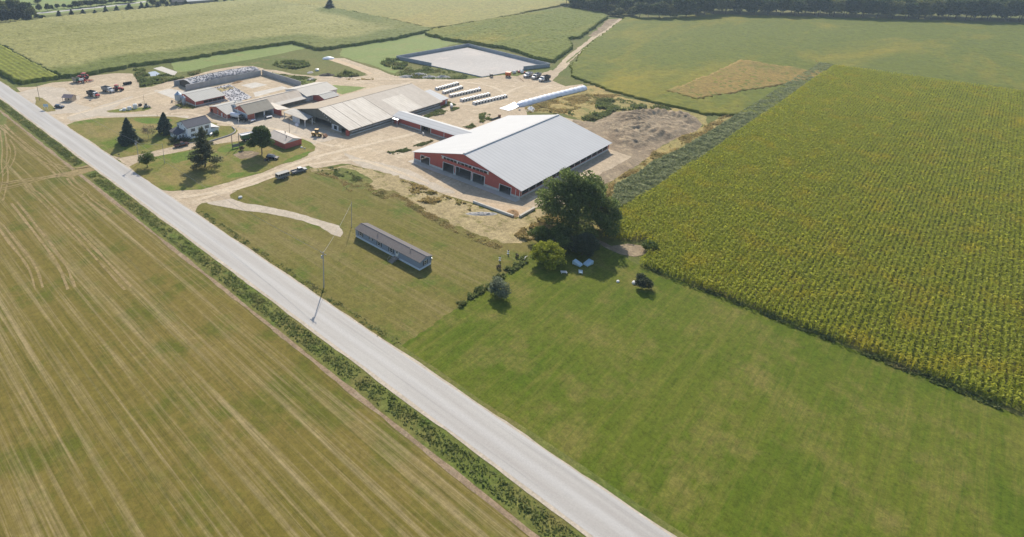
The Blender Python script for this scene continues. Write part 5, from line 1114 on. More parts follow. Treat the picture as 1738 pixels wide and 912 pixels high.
for i in range(NS):
    for k in range(NP): q0_ = i * (NP + 1) + k; Fb.append((q0_, q0_ + 1, q0_ + NP + 2, q0_ + NP + 1))
b = MB(); b.add(Vb, Fb); b.add([Vb[i] for i in range(NP + 1)], [tuple(range(NP + 1))]); b.add(Vb[-NP - 1:], [tuple(range(NP + 1))]); b.build('tube', MATS['plastic_white'], e, off=tuple(e.location), smooth=True)
Q = pl('C8:850,668 950,640 1060,585 1110,640 1080,670 1000,700 900,685'); V_ = []; b = MB()
gx, gy = np.meshgrid(np.linspace(0, 1, 26), np.linspace(0, 1, 16), indexing='ij'); c00, c10, c11, c01 = [np.array(q) for q in pl('C8:848,668 975,703 1112,655 1050,592')]
X = (1 - gx) * (1 - gy) * 1.; vs = []
for i in range(26):
    for j in range(16):
        s_, t = gx[i, j], gy[i, j]; q = c00 * (1 - s_) * (1 - t) + c10 * (1 - s_) * t + c11 * s_ * t + c01 * s_ * (1 - t); vs.append((*q, .06 + .16 * (noise.noise(Vector((q[0] * .9, q[1] * .9, 3))) + .6) + .5 * s_ ** 4))
b.add(vs, [(i * 16 + j, i * 16 + j + 1, (i + 1) * 16 + j + 1, (i + 1) * 16 + j) for i in range(25) for j in range(15)]); b.build('loose_end', MATS['plastic_white'], e, off=tuple(e.location), smooth=True)
# ------------------------------------------------------------------ silage pile, tyres
us_ = np.linspace(150.5, 196.2, 60); vs_ = np.linspace(290.85, 303.35, 22); b = MB(); vv_ = []
def pz(u, v):
    t = (v - 290.85) / 12.5; return (2.5 + 2.1 * math.sin(math.pi * min(1, t * .8 + .12)) + .35 * noise.noise(Vector((u * .2, v * .3, 1)))) * (1 - .12 * ((u - 173) / 23) ** 2)
for u in us_:
    for v in vs_: vv_.append((u, v, pz(u, v)))
b.add(vv_, [(i * 22 + j, (i + 1) * 22 + j, (i + 1) * 22 + j + 1, i * 22 + j + 1) for i in range(59) for j in range(21)])
n22 = [(150.5, v, 0) for v in vs_]; b.add([vv_[j] for j in range(22)] + n22, [(j, j + 1, 22 + j + 1, 22 + j) for j in range(21)])
ff = empty('silage_pile', (150.4, 297, 0), 0, 'long silage heap under white sheeting between concrete bunker walls', 'silage pile'); b.build('cover', MATS['cover_white'], ff, world=True); MB().add([(150.2, 291, 0), (150.2, 303.2, 0)] + [(150.2 + .2, v, pz(150.5, v) - .02) for v in vs_[::-1]], [tuple(range(24))]).build('face', MATS['compost'], ff, world=True)
def tyres(name, pts3, label):
    tv = []; tf = []; K = 9
    for (x, y, z) in pts3:
        R = .36 * random.uniform(.85, 1.15); tx, ty = random.gauss(0, .1), random.gauss(0, .1); o = len(tv)
        for (rr, zz) in ((.5, .0), (1., .02), (1., .12), (.62, .14)):
            for k in range(K): a = 2 * math.pi * k / K; cx_, cy_ = math.cos(a) * rr * R, math.sin(a) * rr * R; tv.append((x + cx_, y + cy_, z + zz + cx_ * tx + cy_ * ty + .04))
        for i in range(3):
            for k in range(K): tf.append((o + i * K + k, o + i * K + (k + 1) % K, o + (i + 1) * K + (k + 1) % K, o + (i + 1) * K + k))
    return tag(obj(name, npmesh(name, tv, tf, MATS['tyre_worn'])), label, 'tyres', None, 'stuff')
tp = []
for i in range(420):
    u, v = random.uniform(152, 196), random.uniform(291.2, 303)
    if v < 293.2 and random.random() < .0: continue
    tp.append((u, v, pz(u, v)))
for i in range(110): u = random.uniform(160, 195); v = random.uniform(290.95, 292.2); tp.append((u, v, pz(u, v) + random.uniform(0, .3)))
tyres('pile_tyres', tp, 'old tyres weighing down the sheet on the silage heap')
TQ = pl('C3:770,485 1080,420 1180,470 1210,490 1500,660 1420,690 1150,750 1100,740 985,640 930,575'); 
sheet('clamp_cover', TQ, 6, MATS['cover_white'], .2, .6, kind=None, label='flat white sheet under scattered tyres beside the heifer shed', cat='sheet')
sheet('silage_strip', pl('C3:830,500 1090,455 1170,490 920,565'), 7, MATS['straw'], .4, .6, label='strip of loose feed on the tyre sheet', cat='feed', kind='stuff')
q = scatter_in(TQ, 200); tyres('sheet_tyres', [(x, y, .08) for x, y in q], 'old tyres scattered over the flat silage sheet')
q = scatter_in([(141, 257.5), (153.5, 257.5), (153.5, 260.3), (141, 260.3)], 120); tyres('yard_tyres', [(x, y, random.choice((0, .2))) for x, y in q], 'row of old tyres along the shaded front of the heifer shed')
def heap(name, cen, ru, rv, h, mat, label, cat_, rot=0., nz_=.35, sc=.5, seed=0, kind=None, N=36):
    vs = []; fs = []
    for i in range(N + 1):
        for j in range(N + 1):
            x, y = -1 + 2 * i / N, -1 + 2 * j / N; r_ = math.hypot(x, y); X_, Y_ = x * ru, y * rv
            z = max(0., 1 - r_ ** 1.6) * h * (1 + nz_ * noise.noise(Vector((X_ * sc, Y_ * sc, seed)))) + (max(0, 1 - r_) > .02) * .15 * h * noise.noise(Vector((X_ * sc * 3, Y_ * sc * 3, seed)))
            c, s_ = math.cos(rot), math.sin(rot); vs.append((X_ * c - Y_ * s_, X_ * s_ + Y_ * c, max(-.03, z) if r_ < 1 else -.03))
    for i in range(N):
        for j in range(N):
            if min(math.hypot(-1 + 2 * (i + a) / N, -1 + 2 * (j + b) / N) for a in (0, 1) for b in (0, 1)) < 1.: fs.append((i * (N + 1) + j, (i + 1) * (N + 1) + j, (i + 1) * (N + 1) + j + 1, i * (N + 1) + j + 1))
    o = obj(name, npmesh(name, vs, fs, MATS[mat])); o.location = (cen[0], cen[1], 0); return tag(o, label, cat_, None, kind)
heap('feed_heap', g('C3', 1225, 385), 4.2, 1.6, .9, 'sand_heap', 'low tan feed heap against the bunker wall', 'heap', .15)
heap('sand_heap', g('B3', 1575, 222), 3.2, 2., 1.0, 'sand_heap', 'brown sand heap behind the low concrete kerb walls', 'heap', .5)
heap('compost_heap', g('D4', 1065, 382), 5., 2.6, 1.4, 'compost', 'dark compost heap beside the dirt track', 'heap', -.6)
heap('stone_heap', g('D4', 840, 345), 2.8, 1.8, .8, 'stone', 'small grey stone heap on the grass behind the bunker', 'heap', .3)
heap('rubble_heap', g('D4', 850, 435), 3.5, 2., .9, 'box_dark', 'dark rubble heap in the weeds by the bunker side wall', 'heap', .3)
heap('rock_pile', g('C8', 1270, 680), 4.5, 2.2, 1., 'stone_white', 'pale rock pile beside the silage bag end', 'heap', .5, .9, 1.4)
heap('stone_bank', g('B3', 1290, 225), 5.5, 1.4, .5, 'stone', 'dark scattered stones on the straw bank', 'heap', -.75, .9, 1.6)
for (x, y, lab, s_) in ((700, 690, 'left grey spoil heap in the lagoon weeds', 6.), (800, 715, 'middle grey spoil heap in the lagoon weeds', 5.), (930, 715, 'right grey spoil heap in the lagoon weeds', 5.), (600, 710, 'far left spoil heap beside the dirt track', 5.)): heap('spoil_heap', g(3, x, y), s_, 2.2, 1.2, 'stone', lab, 'heap', -.6, .6, .5, x)
q = g('D4', 935, 318); o = MB().lathe([(1.2, 0), (1.3, .3), (1.2, 1.1), (.4, 1.3)], n=14).build('round_bale', MATS['tank_white'], None); o.location = (*q, 0); tag(o, 'single white wrapped bale on the grass behind the bunker', 'bale')
e = empty('culvert_cover', g('D4', 1085, 158), -.5, 'white and blue covered mound at the end of the dirt track', 'cover'); MB().lathe([(4.2, 0), (3.6, .7), (2., 1.2), (.4, 1.3)], n=18).build('sheet', MATS['plastic_white'], e); o = MB().lathe([(2., 1.22), (1.2, 1.4), (.2, 1.45)], n=14).build('patch', MATS['tarp_blue'], e); e.scale = (1, .6, 1)
# ------------------------------------------------------------------ dirt mound field
Pm = pl('8:690,262 800,240 870,170 1000,155 1130,148 1300,155 1540,165 1640,220 1690,280 1640,330 1440,400 1300,450 1080,505 900,455 780,360'); A = np.array(Pm); lo, hi = A.min(0), A.max(0); st_ = .6
nx, ny = int((hi[0] - lo[0]) / st_) + 1, int((hi[1] - lo[1]) / st_) + 1; X, Y = np.meshgrid(lo[0] + np.arange(nx) * st_, lo[1] + np.arange(ny) * st_, indexing='ij'); dm = polydist(Pm, X, Y); ins = inside(Pm, X, Y); fal = np.clip(dm / 5., 0, 1) * ins
cc = np.array(g(8, 1430, 300)); Z = np.zeros(X.shape)
for i in range(nx):
    for j in range(ny):
        if fal[i, j] > 0:
            x, y = X[i, j], Y[i, j]; rg_ = 1 - abs(noise.noise(Vector((x * .11, y * .16, 3)))) * 2; z = .75 + .8 * rg_ + .5 * noise.noise(Vector((x * .3, y * .3, 5))) + .55 * noise.noise(Vector((x * .8, y * .8, 7)))
            rd = math.hypot(x - cc[0], y - cc[1]); z += 1.2 * math.exp(-((rd - 17) / 4.) ** 2) * (1 + .35 * math.sin(math.atan2(y - cc[1], x - cc[0]) * 34)) - .5 * math.exp(-(rd / 9) ** 2); Z[i, j] = z * fal[i, j]
M_ = inside(Pm, X[:-1, :-1] + st_ / 2, Y[:-1, :-1] + st_ / 2); idx = np.arange(nx * ny).reshape(nx, ny); I, J = np.nonzero(M_)
o = obj('dirt_mound', npmesh('dirt_mound', np.stack([X, Y, Z + .05], -1).reshape(-1, 3), np.stack([idx[I, J], idx[I + 1, J], idx[I + 1, J + 1], idx[I, J + 1]], 1), MATS['dirt'])); tag(o, 'wide heap of grey rutted earth right of the big barn', 'earth mound')
# ------------------------------------------------------------------ poles and wires
def pole(base, h, label, r=.14, mat='pole_wood', arm=False, can=False, lean=(0, 0), group=None):
    e = empty('utility_pole', base, 0, label, 'utility pole', group); MB().tube([(0, 0, 0), (lean[0], lean[1], h)], r, 8, r * .7).build('shaft', MATS[mat], e)
    if arm: MB().box(lean[0] - .06, lean[0] + .06, lean[1] - 1.1, lean[1] + 1.1, h - .55, h - .43).build('crossarm', MATS['pole_wood'], e); [MB().lathe([(.05, h - .43), (.07, h - .3), (.03, h - .2)], lean[0], lean[1] + y_, 8).build('insulator', MATS['trim_white'], e) for y_ in (-1., 0.2, 1.)]
    if can: MB().lathe([(.2, h - 1.7), (.26, h - 1.6), (.26, h - .9), (.2, h - .8)], lean[0] - .42, lean[1], 10).build('transformer', MATS['paint_silver'], e)
    return e
pb = g(5, 1283, 640); pole(pb, 9.4, 'roadside utility pole by the fruit tree, with crossarm', arm=True, can=True, mat='pole_grey')
pb2 = g(5, 1517, 640); pole(pb2, 8., 'thin grey pole on the centre lawn right of the fruit tree', .1, 'pole_grey')
pb3 = g('B2', 1410, 905); pole(pb3, 10.5, 'grey utility pole with transformer on the south lawn', .15, 'pole_grey', True, True)
pb4 = g('B2', 1665, 345); pole(pb4, 8.5, 'thin pole standing at the left end of the mobile home', .1, 'pole_grey', can=False)
pb5 = g('C1', 82, 610); pole(pb5, 9., 'dark wooden utility pole at the far yard entrance', .14)
pole(g('C7', 992, 225), 6.5, 'thin post rising behind the low red shed', .09, 'pole_wood'); pole(g('C4', 655, 800), 8.2, 'white pole beside the white tank trailer', .1, 'trim_white'); pole(g('C2', 705, 655), 4.4, 'short dark post beside the skid loader', .09)
pole(g('C2', 945, 905), 1.6, 'short dark stub post at the edge of the house lawn', .09)
def wire(a, b, sag, label):
    pts = [(a[0] + (b[0] - a[0]) * t, a[1] + (b[1] - a[1]) * t, a[2] + (b[2] - a[2]) * t - sag * 4 * t * (1 - t)) for t in [i / 14 for i in range(15)]]
    tag(MB().tube(pts, .035, 4).build('power_line', MATS['wire'], None), label, 'wire')
wire((*pb3, 10.2), (*pb4, 8.2), .7, 'thin service wire to the pole by the mobile home')
wire((*pb, 9.), (*pb3, 10.2), 1.6, 'power line along the road between two lawn poles'); wire((*pb5, 8.8), (*pb, 9.), 1.8, 'power line along the road from the far entrance pole')
wire((*pb, 8.6), (*pb2, 7.8), .3, 'short wire from the roadside pole to the lawn pole')
# ------------------------------------------------------------------ small things on lawns
def stone(k, x, y, s_, mat, lab, cat_='boulder'):
    b = MB(); b.lathe([(s_ * .6, -.05), (s_ * .75, s_ * .25), (s_ * .6, s_ * .6), (s_ * .25, s_ * .75)], n=9); o = b.build(cat_.replace(' ', '_'), MATS[mat], None); o.location = (*g(k, x, y), 0); o.scale = (1.15, .85, 1); return tag(o, lab, cat_)
stone('B2', 640, 78, .95, 'stone_white', 'pale boulder at the corner of the south lawn by the fork')
stone('C1', 1015, 605, .8, 'stone', 'lone pale boulder on the gravel by the dump truck')
stone('C7', 1215, 500, .7, 'stone_white', 'flat pale stone on the lawn beside the red shed, left one'); stone('C7', 1270, 520, .6, 'stone', 'flat pale stone on the lawn beside the red shed, right one')
stone('B4', 915, 850, .6, 'stone_white', 'white stone on the bright lawn right of the chairs'); stone('B4', 1065, 865, .9, 'stone_white', 'larger white stone by the grey-green shrub')
stone('C8', 1120, 690, .8, 'stone', 'dark rock beside the silage bag loose end')
def gnome(x, y, lab):
    e = empty('garden_ornament', g('D7', x, y), 0, lab, 'ornament'); MB().lathe([(.28, 0), (.32, .2), (.12, .35), (.14, .7), (.3, .85), (.3, .95)], n=10).build('pedestal', MATS['stone_white'], e); MB().lathe([(.05, .95), (.2, 1.1), (.16, 1.3), (.04, 1.4)], n=10).build('globe', MATS['shutter_dark'], e)
gnome(183, 425, 'white pedestal ornament on the lawn, the upper one'); gnome(67, 520, 'white pedestal ornament on the lawn, the lower one')
def covered(x0, y0, x1, y1, lab):
    a = np.array(g('D7', x0, y0)); b2 = np.array(g('D7', x1, y1)); L = np.linalg.norm(b2 - a); e = empty('covered_seat', (a + b2) / 2, math.atan2(*(b2 - a)[::-1]), lab, 'garden seat', 'covered garden seats in the maple shade')
    MB().prism([(-L / 2, .25), (L / 2, .25), (L / 2 - .1, .75), (.2, 1.0), (-L / 2 + .2, 1.35), (-L / 2, 1.2)], 'y', -.75, .75).build('cover', MATS['tarp_blue'], e, bevel=.12); [MB().cbox(x, y, 0, .1, .1, .26).build('leg', MATS['wood_grey'], e) for x in (-L / 2 + .15, L / 2 - .15) for y in (-.6, .6)]
covered(1100, 560, 1215, 610, 'garden seat under a pale blue cover, left of the pair'); covered(1350, 560, 1265, 600, 'garden seat under a pale blue cover, right of the pair')
def bench(x, y, rz, mat, lab):
    e = empty('slatted_table', g('D7', x, y), rz, lab, 'table'); [MB().box(-.8, .8, -.5 + k * .26, -.3 + k * .26, .42, .48).build('slat', MATS[mat], e) for k in range(4)]; [MB().cbox(sx_ * .65, sy_ * .38, 0, .09, .09, .419).build('leg', MATS[mat], e) for sx_ in (-1, 1) for sy_ in (-1, 1)]
bench(1200, 690, .5, 'tarp_blue', 'blue-grey slatted table in the maple shade'); bench(965, 695, -.8, 'stone_white', 'white slatted table at the edge of the maple shade')
e = empty('driftwood_log', g('D7', 430, 490), .2, 'bleached log lying in the hedge line', 'log'); MB().tube([(-1., 0, .3), (.2, .1, .45), (1.1, -.1, .3)], .16, 7, .08).build('log', MATS['stone_white'], e)
e = empty('mailbox', g(5, 1098, 580), math.radians(0), 'dark roadside mailbox on a post by the house driveway', 'mailbox'); MB().box(-.06, .06, -.06, .06, 0, 1.1).build('post', MATS['pole_wood'], e); MB().prism([(-.16, 1.1), (.16, 1.1), (.16, 1.3), (.08, 1.4), (-.08, 1.4), (-.16, 1.3)], 'x', -.35, .35).build('box', MATS['shutter_dark'], e)
e = empty('drain_pipe', g('D8', 1530, 275), 0, 'dark pipe lying on the ground beyond the white roof', 'pipe'); p = g('D8', 1530, 275); q = g('D8', 1640, 235); MB().tube([(0, 0, .4), (q[0] - p[0], q[1] - p[1], .4)], .35, 8).build('pipe', MATS['shutter_dark'], e); MB().cbox(q[0] - p[0], q[1] - p[1], 0, .9, .9, 1.4).build('inlet', MATS['rust'], e)
e = empty('calf', g('D8', 620, 470), 1.2, 'pale calf standing by the open passage doorway', 'calf')
me = bpy.data.meshes.new('calf_body'); me.from_pydata([(0, 0, .8), (-.45, 0, .82), (.45, 0, .82), (.7, 0, 1.0), (.95, 0, .95), (-.45, .16, .4), (-.47, .16, .02), (-.45, -.16, .4), (-.47, -.16, .02), (.42, .15, .4), (.42, .15, .02), (.42, -.15, .4), (.42, -.15, .02), (-.7, 0, .5)], [(0, 1), (0, 2), (2, 3), (3, 4), (1, 5), (5, 6), (1, 7), (7, 8), (2, 9), (9, 10), (2, 11), (11, 12), (1, 13)], [])
me.materials.append(MATS['hutch_white']); o = obj('body', me, e); sk = o.modifiers.new('skin', 'SKIN')
for v_, r_ in zip(me.skin_vertices[0].data, (.26, .25, .25, .14, .09, .09, .05, .09, .05, .09, .05, .09, .05, .03)): v_.radius = (r_, r_)
o.modifiers.new('smooth', 'SUBSURF').levels = 1
# ================================================================== vegetation
def PJy(u, v, z):
    b = u * FX + v * FY; h = H - z
    return CY + F * (h * CP - b * SP) / (b * CP + h * SP)
def hgt(k, bx, by, ty):
    B = g(k, bx, by); o = OFF[k]; y = o[1] + ty / o[2]; lo, hi = 0., 60.
    for i in range(40):
        m_ = (lo + hi) / 2
        if PJy(B[0], B[1], m_) > y: lo = m_
        else: hi = m_
    return B, lo
def mpx(B):
    """metres per survey pixel at B"""
    b = B[0] * FX + B[1] * FY; return (b * CP + H * SP) / F
LM_ = leafmat
LM_('leaf_maple', (.06, .1, .02), (.27, .33, .1), trans=.55)
LM_('leaf_yard', (0.052, 0.098, 0.021), (0.143, 0.195, 0.052), trans=.35)
LM_('leaf_lime', (.2, .24, .016), (.45, .46, .06), trans=.5)
LM_('leaf_yew', (0.031, 0.050, 0.024), (0.102, 0.120, 0.060), trans=.25)
LM_('leaf_apple', (.07, .115, .02), (.17, .22, .05), trans=.45)
LM_('leaf_bare', (.12, .1, .075), (.17, .14, .1))
LM_('leaf_pale', (.12, .15, .08), (.3, .33, .22))
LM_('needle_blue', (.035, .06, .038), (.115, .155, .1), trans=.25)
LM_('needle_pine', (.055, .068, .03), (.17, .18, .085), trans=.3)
LM_('leaf_wood', (0.024, 0.050, 0.015), (0.083, 0.116, 0.033), (0.110, 0.127, 0.033), trans=0.4)
LM_('leaf_wood_yellow', (.08, .1, .02), (.2, .2, .05), trans=.35)
LM_('leaf_hedge', (.012, .022, .013), (.03, .045, .024), trans=.1)
LM_('weed_green', (.12, .16, .045), (.2, .24, .075), (.24, .22, .09), trans=.5)
LM_('weed_dark', (.11, .15, .04), (.24, .27, .09), (.24, .23, .085), trans=.5)
LM_('weed_dry', (.34, .26, .1), (.55, .43, .18), (.26, .25, .08), trans=.5)
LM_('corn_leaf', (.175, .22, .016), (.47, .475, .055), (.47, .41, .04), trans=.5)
LM_('corn_green', (.06, .1, .018), (.15, .19, .045))
LM_('sorghum_leaf', (.19, .225, .085), (.39, .41, .21), trans=.5)
P_('bark', (.12, .095, .075), .9, .2, 3.)
P_('bark_grey', (.2, .18, .16), .9, .2, 3.)

# --- yard conifers
def spruce(k, bx, by, ty, wpx, lab, mat, seed, n=15000, leaf=.5, wh=15, power=.85, rag=.18, z0=.8, gr=None):
    B, h = hgt(k, bx, by, ty); r = wpx / OFF[k][2] * mpx(B) / 2
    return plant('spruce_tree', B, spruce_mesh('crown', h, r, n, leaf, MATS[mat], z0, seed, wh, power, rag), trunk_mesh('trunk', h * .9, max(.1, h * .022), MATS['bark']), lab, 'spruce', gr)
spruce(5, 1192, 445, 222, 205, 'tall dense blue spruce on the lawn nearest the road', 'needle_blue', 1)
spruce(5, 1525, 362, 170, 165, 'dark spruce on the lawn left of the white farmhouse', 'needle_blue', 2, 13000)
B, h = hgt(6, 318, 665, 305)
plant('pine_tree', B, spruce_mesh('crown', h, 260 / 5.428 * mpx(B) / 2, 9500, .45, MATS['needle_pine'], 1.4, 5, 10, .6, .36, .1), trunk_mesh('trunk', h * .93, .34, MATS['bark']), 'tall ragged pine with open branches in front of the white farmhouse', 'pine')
def leafy(name, k, bx, by, ty, wpx, z0f, n, leaf, mat, lab, cat_, seed, shape='round', ncl=40, tr=.02, gap=.35, gr=None, trunk=True, bark='bark', hh=None):
    B, h = hgt(k, bx, by, ty); h = hh or h; r = wpx / OFF[k][2] * mpx(B) / 2
    cm, Cc = crown_mesh('crown', h, r, h * z0f, n, leaf, MATS[mat], ncl, shape, gap, seed)
    return plant(name, B, cm, trunk_mesh('trunk', h * .75, max(.08, h * tr), MATS[bark], Cc, nl=7, seed=seed) if trunk else None, lab, cat_, gr)
leafy('maple_tree', 6, 840, 555, 295, 200, .12, 15000, .42, 'leaf_yard', 'round dense maple beside the low red shed', 'maple', 11, 'egg', 60, .022, .4)
leafy('fruit_tree', 5, 1358, 672, 548, 150, .18, 3500, .3, 'leaf_apple', 'small spreading fruit tree by the roadside driveway', 'fruit tree', 12, 'round', 26, .03, .32)
leafy('bare_tree', 5, 1368, 402, 298, 130, .2, 1100, .22, 'leaf_bare', 'small greyish half-bare tree between the two lawn spruces', 'tree', 13, 'round', 26, .022, .35, bark='bark_grey')
leafy('maple_tree', 0, 978, 388, 284, 130, -.2, 27000, .5, 'leaf_maple', 'huge dark spreading maple in front of the white-roofed barn', 'maple', 41, 'egg', 130, .03, .26)
leafy('lime_bush', 'D7', 745, 555, 285, 490, .0, 9000, .3, 'leaf_lime', 'broad yellow-green bush at the edge of the bright lawn', 'bush', 15, 'round', 75, .02, .24, trunk=False)
leafy('round_bush', 'D7', 640, 262, 75, 330, .0, 6000, .32, 'leaf_apple', 'mid-green bush between the straw bank and the dark trees', 'bush', 16, 'round', 40, .02, .34)
leafy('yew_tree', 'D7', 1225, 440, 148, 400, .05, 11000, .3, 'leaf_yew', 'flat-topped grey-green yew in front of the huge maple', 'yew', 17, 'round', 60, .03, .32)
leafy('dark_bush', 'D7', 890, 262, 60, 330, .0, 6000, .36, 'leaf_maple', 'dark bush in the shade left of the huge maple', 'bush', 18, 'round', 40, .02, .34)
leafy('dark_bush', 'D7', 985, 390, 190, 260, .0, 5000, .34, 'leaf_maple', 'dark shaded bush between the lime bush and the yew', 'bush', 19, 'round', 36, .02, .34)
leafy('garden_shrub', 'B4', 1140, 900, 795, 140, .0, 2500, .26, 'leaf_yew', 'grey-green shrub by white stones near the corn edge', 'shrub', 20, 'round', 24, trunk=False)
leafy('pale_shrub', 0, 846, 502, 478, 38, .0, 3500, .28, 'leaf_pale', 'pale silvery shrub at the lower end of the hedge line', 'shrub', 21, 'round', 30, trunk=False)
leafy('house_shrub', 'C6', 950, 425, 355, 110, .0, 900, .25, 'leaf_yard', 'dark round shrub against the farmhouse annex wall', 'shrub', 22, 'round', 16, trunk=False)
leafy('house_shrub', 'C6', 160, 560, 470, 160, .0, 1400, .25, 'leaf_yew', 'dark shrub at the corner of the glazed porch', 'shrub', 23, 'round', 20, trunk=False)
leafy('house_shrub', 'C6', 360, 535, 490, 200, .0, 1200, .25, 'leaf_yew', 'low dark shrubs along the front of the porch', 'shrub', 24, 'round', 20, trunk=False)
leafy('garden_shrub', 'C6', 1420, 715, 640, 90, .0, 500, .25, 'leaf_bare', 'small brownish shrub by the hanging board', 'shrub', 25, 'round', 14, trunk=False)
leafy('garden_shrub', 'D7', 312, 470, 425, 55, .0, 200, .22, 'leaf_bare', 'small reddish shrub left of the lime bush on the lawn', 'shrub', 26, 'round', 8, trunk=False)
leafy('garden_shrub', 'D7', 50, 630, 580, 60, .0, 220, .22, 'leaf_bare', 'small reddish shrub below the white garden ornament', 'shrub', 27, 'round', 8, trunk=False)
leafy('corn_edge_bush', 'B4', 1210, 570, 490, 130, .0, 1500, .3, 'leaf_apple', 'leafy bush at the notch in the corn edge', 'bush', 28, 'round', 20, trunk=False)

# --- spruce row along the far field edge
row = [('D1', 1095, 328, 205, 125), ('D1', 1322, 298, 185, 110), ('D1', 1535, 272, 180, 125), ('D2', 122, 250, 185, 85), ('D2', 325, 236, 120, 95), ('D2', 525, 214, 110, 105), ('D2', 760, 191, 75, 150), ('D2', 985, 170, 50, 120), ('D2', 1090, 164, 55, 110), ('D2', 1290, 142, 32, 120), ('D2', 1460, 127, 28, 90), ('D2', 1625, 117, 25, 95), ('D3', 490, 96, 8, 125), ('D3', 1055, 46, -30, 95), ('D3', 1215, 34, -25, 90), ('D3', 1380, 16, -40, 85)]
protos = [spruce_mesh('crown', 8., 2.9, 1500, .75, MATS['needle_blue'], .1, 40 + i, 9, .8, .15) for i in range(3)]
ptr = trunk_mesh('trunk', 6.5, .16, MATS['bark'])
for i, (k, x, y, ty, wp) in enumerate(row):
    B, h = hgt(k, x, y, ty); h = max(3.2, min(11, h)); r = wp / OFF[k][2] * mpx(B) / 2
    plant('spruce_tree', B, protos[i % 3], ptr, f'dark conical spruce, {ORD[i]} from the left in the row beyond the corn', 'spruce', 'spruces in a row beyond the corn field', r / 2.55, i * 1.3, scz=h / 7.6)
B, h = hgt(2, 1465, 90, -5); plant('spruce_tree', B, protos[1], ptr, 'lone dark spruce standing at the bean field edge', 'spruce', None, 115 / 5.428 * mpx(B) / 5.8, 0, scz=h / 8)
# --- dense hedge trees top left
hp = [crown_mesh('crown', 10., 4.2, .0, 2600, .8, MATS['leaf_hedge'], 34, 'round', .4, 60 + i)[0] for i in range(2)]
for i in range(8):
    t = i / 7; B = g('D1', -60 + 590 * t, 425 - 45 * t); plant('hedge_tree', B, hp[i % 2], ptr, f'tall dark hedge tree, {ORD[i]} from the left edge of the field corner', 'hedge tree', 'dark hedge trees at the field corner', [1., 1.05, .98, 1.04, 1., .95, .8, .55][i] * 1.02, i)
wp_ = [crown_mesh('crown', 14., 5.6, 1.2, 2400, 1.0, MATS[m_], 30, 'egg', .42, 70 + i)[0] for i, m_ in enumerate(('leaf_wood', 'leaf_wood', 'leaf_wood_yellow', 'leaf_wood', 'leaf_wood'))]
wt = trunk_mesh('trunk', 9., .28, MATS['bark'])
def bgtree(k, x, y, ty, wpx, lab, gr, i, kind=None, cat_='tree', nm='leafy_tree'):
    B, h = hgt(k, x, y, ty); r = wpx / OFF[k][2] * mpx(B) / 2
    plant(nm, B, wp_[kind if kind is not None else i % 5], wt, lab, cat_, gr, r / 5.4, i * 2.1, scz=max(2.5, h) / 14)
for i, (x, y, ty, wd, kd) in enumerate(((60, 330, 20, 230, 2), (230, 300, -10, 220, 4), (330, 280, 20, 180, 2), (450, 300, 50, 170, 0), (545, 270, 55, 150, 3), (590, 340, 160, 170, 2), (690, 352, 265, 110, 4), (780, 358, 280, 120, 4))):
    bgtree('D1', x, y, ty, wd, f'leafy tree behind the dark hedge corner, {ORD[i]} from the left edge', 'leafy trees behind the dark hedge', i, kd)
for i, (k, x, y, ty, wd, kd) in enumerate((('D1', 700, 68, -25, 130, 3), ('D1', 730, 215, 85, 100, 4), ('D1', 880, 208, 72, 90, 0), ('D1', 945, 195, 85, 80, 1), ('D1', 1062, 165, 75, 85, 0), ('D1', 1185, 158, 70, 75, 4), ('D1', 1290, 166, 78, 85, 1), ('D1', 1395, 152, 22, 110, 0), ('D1', 1480, 150, 25, 110, 2), ('D1', 1570, 132, -5, 130, 1), ('D1', 1680, 125, 8, 90, 0),
      ('D2', 45, 122, 20, 90, 4), ('D2', 150, 118, -25, 120, 0), ('D2', 280, 100, -5, 150, 1), ('D2', 430, 72, -30, 110, 3), ('D2', 560, 62, -25, 120, 4), ('D2', 680, 62, -50, 160, 0), ('D2', 800, 48, -50, 150, 1), ('D2', 1180, 118, -30, 170, 2), ('D2', 1385, 118, -10, 130, 3), ('D2', 1560, 90, -40, 100, 4), ('D3', 650, 20, -60, 110, 0))):
    bgtree(k, x, y, ty, wd, f'leafy tree along the far road, {ORD[i]} from the left', 'leafy trees along the far road', i, kd)
# --- woods at the top right
fr = [(150, 116, 40, 70, 1), (190, 118, 60, 60, 0), (270, 128, -10, 120, 0), (345, 138, 10, 120, 2), (425, 152, -30, 130, 1), (505, 140, -40, 120, 0), (600, 160, 62, 85, 2), (625, 192, 140, 120, 3), (695, 196, 105, 110, 2), (765, 170, -30, 150, 1), (850, 195, 85, 130, 2), (940, 212, 35, 170, 3), (1040, 214, 60, 110, 4), (1170, 216, 22, 210, 4), (1300, 212, 70, 130, 2), (1380, 208, -20, 170, 0), (1490, 205, -40, 170, 1), (1600, 196, -30, 170, 0), (1700, 188, -60, 180, 1)]
for i, (x, y, ty, wd, kd) in enumerate(fr):
    bgtree('D6', x, y, ty, wd, f'tree on the front edge of the wood, {ORD[i]} from the left', 'trees on the front edge of the wood', i, kd)
d1 = g(4, 1737, 137); dd = np.array((500., -700.)) / math.hypot(500, 700); nn = np.array((.81, .58)); n2 = 0; rg = random.Random(5)
for i in range(30):
    q = np.array(d1) + dd * (8 + i * 11.5) + nn * (rg.uniform(3, 10)); e = plant('leafy_tree', q, wp_[rg.choice((0, 1, 1, 3, 4, 2))], wt, f'tree in the wood at the right, {ORD[i]} along its front edge from the farm side', 'tree', 'trees along the right front of the wood', rg.uniform(1.1, 1.5), i * 1.7, scz=rg.uniform(1.05, 1.5))
k_ = 0
a_ = np.array(g('D6', 260, 128)); b_ = np.array(g('D6', 1738, 180))
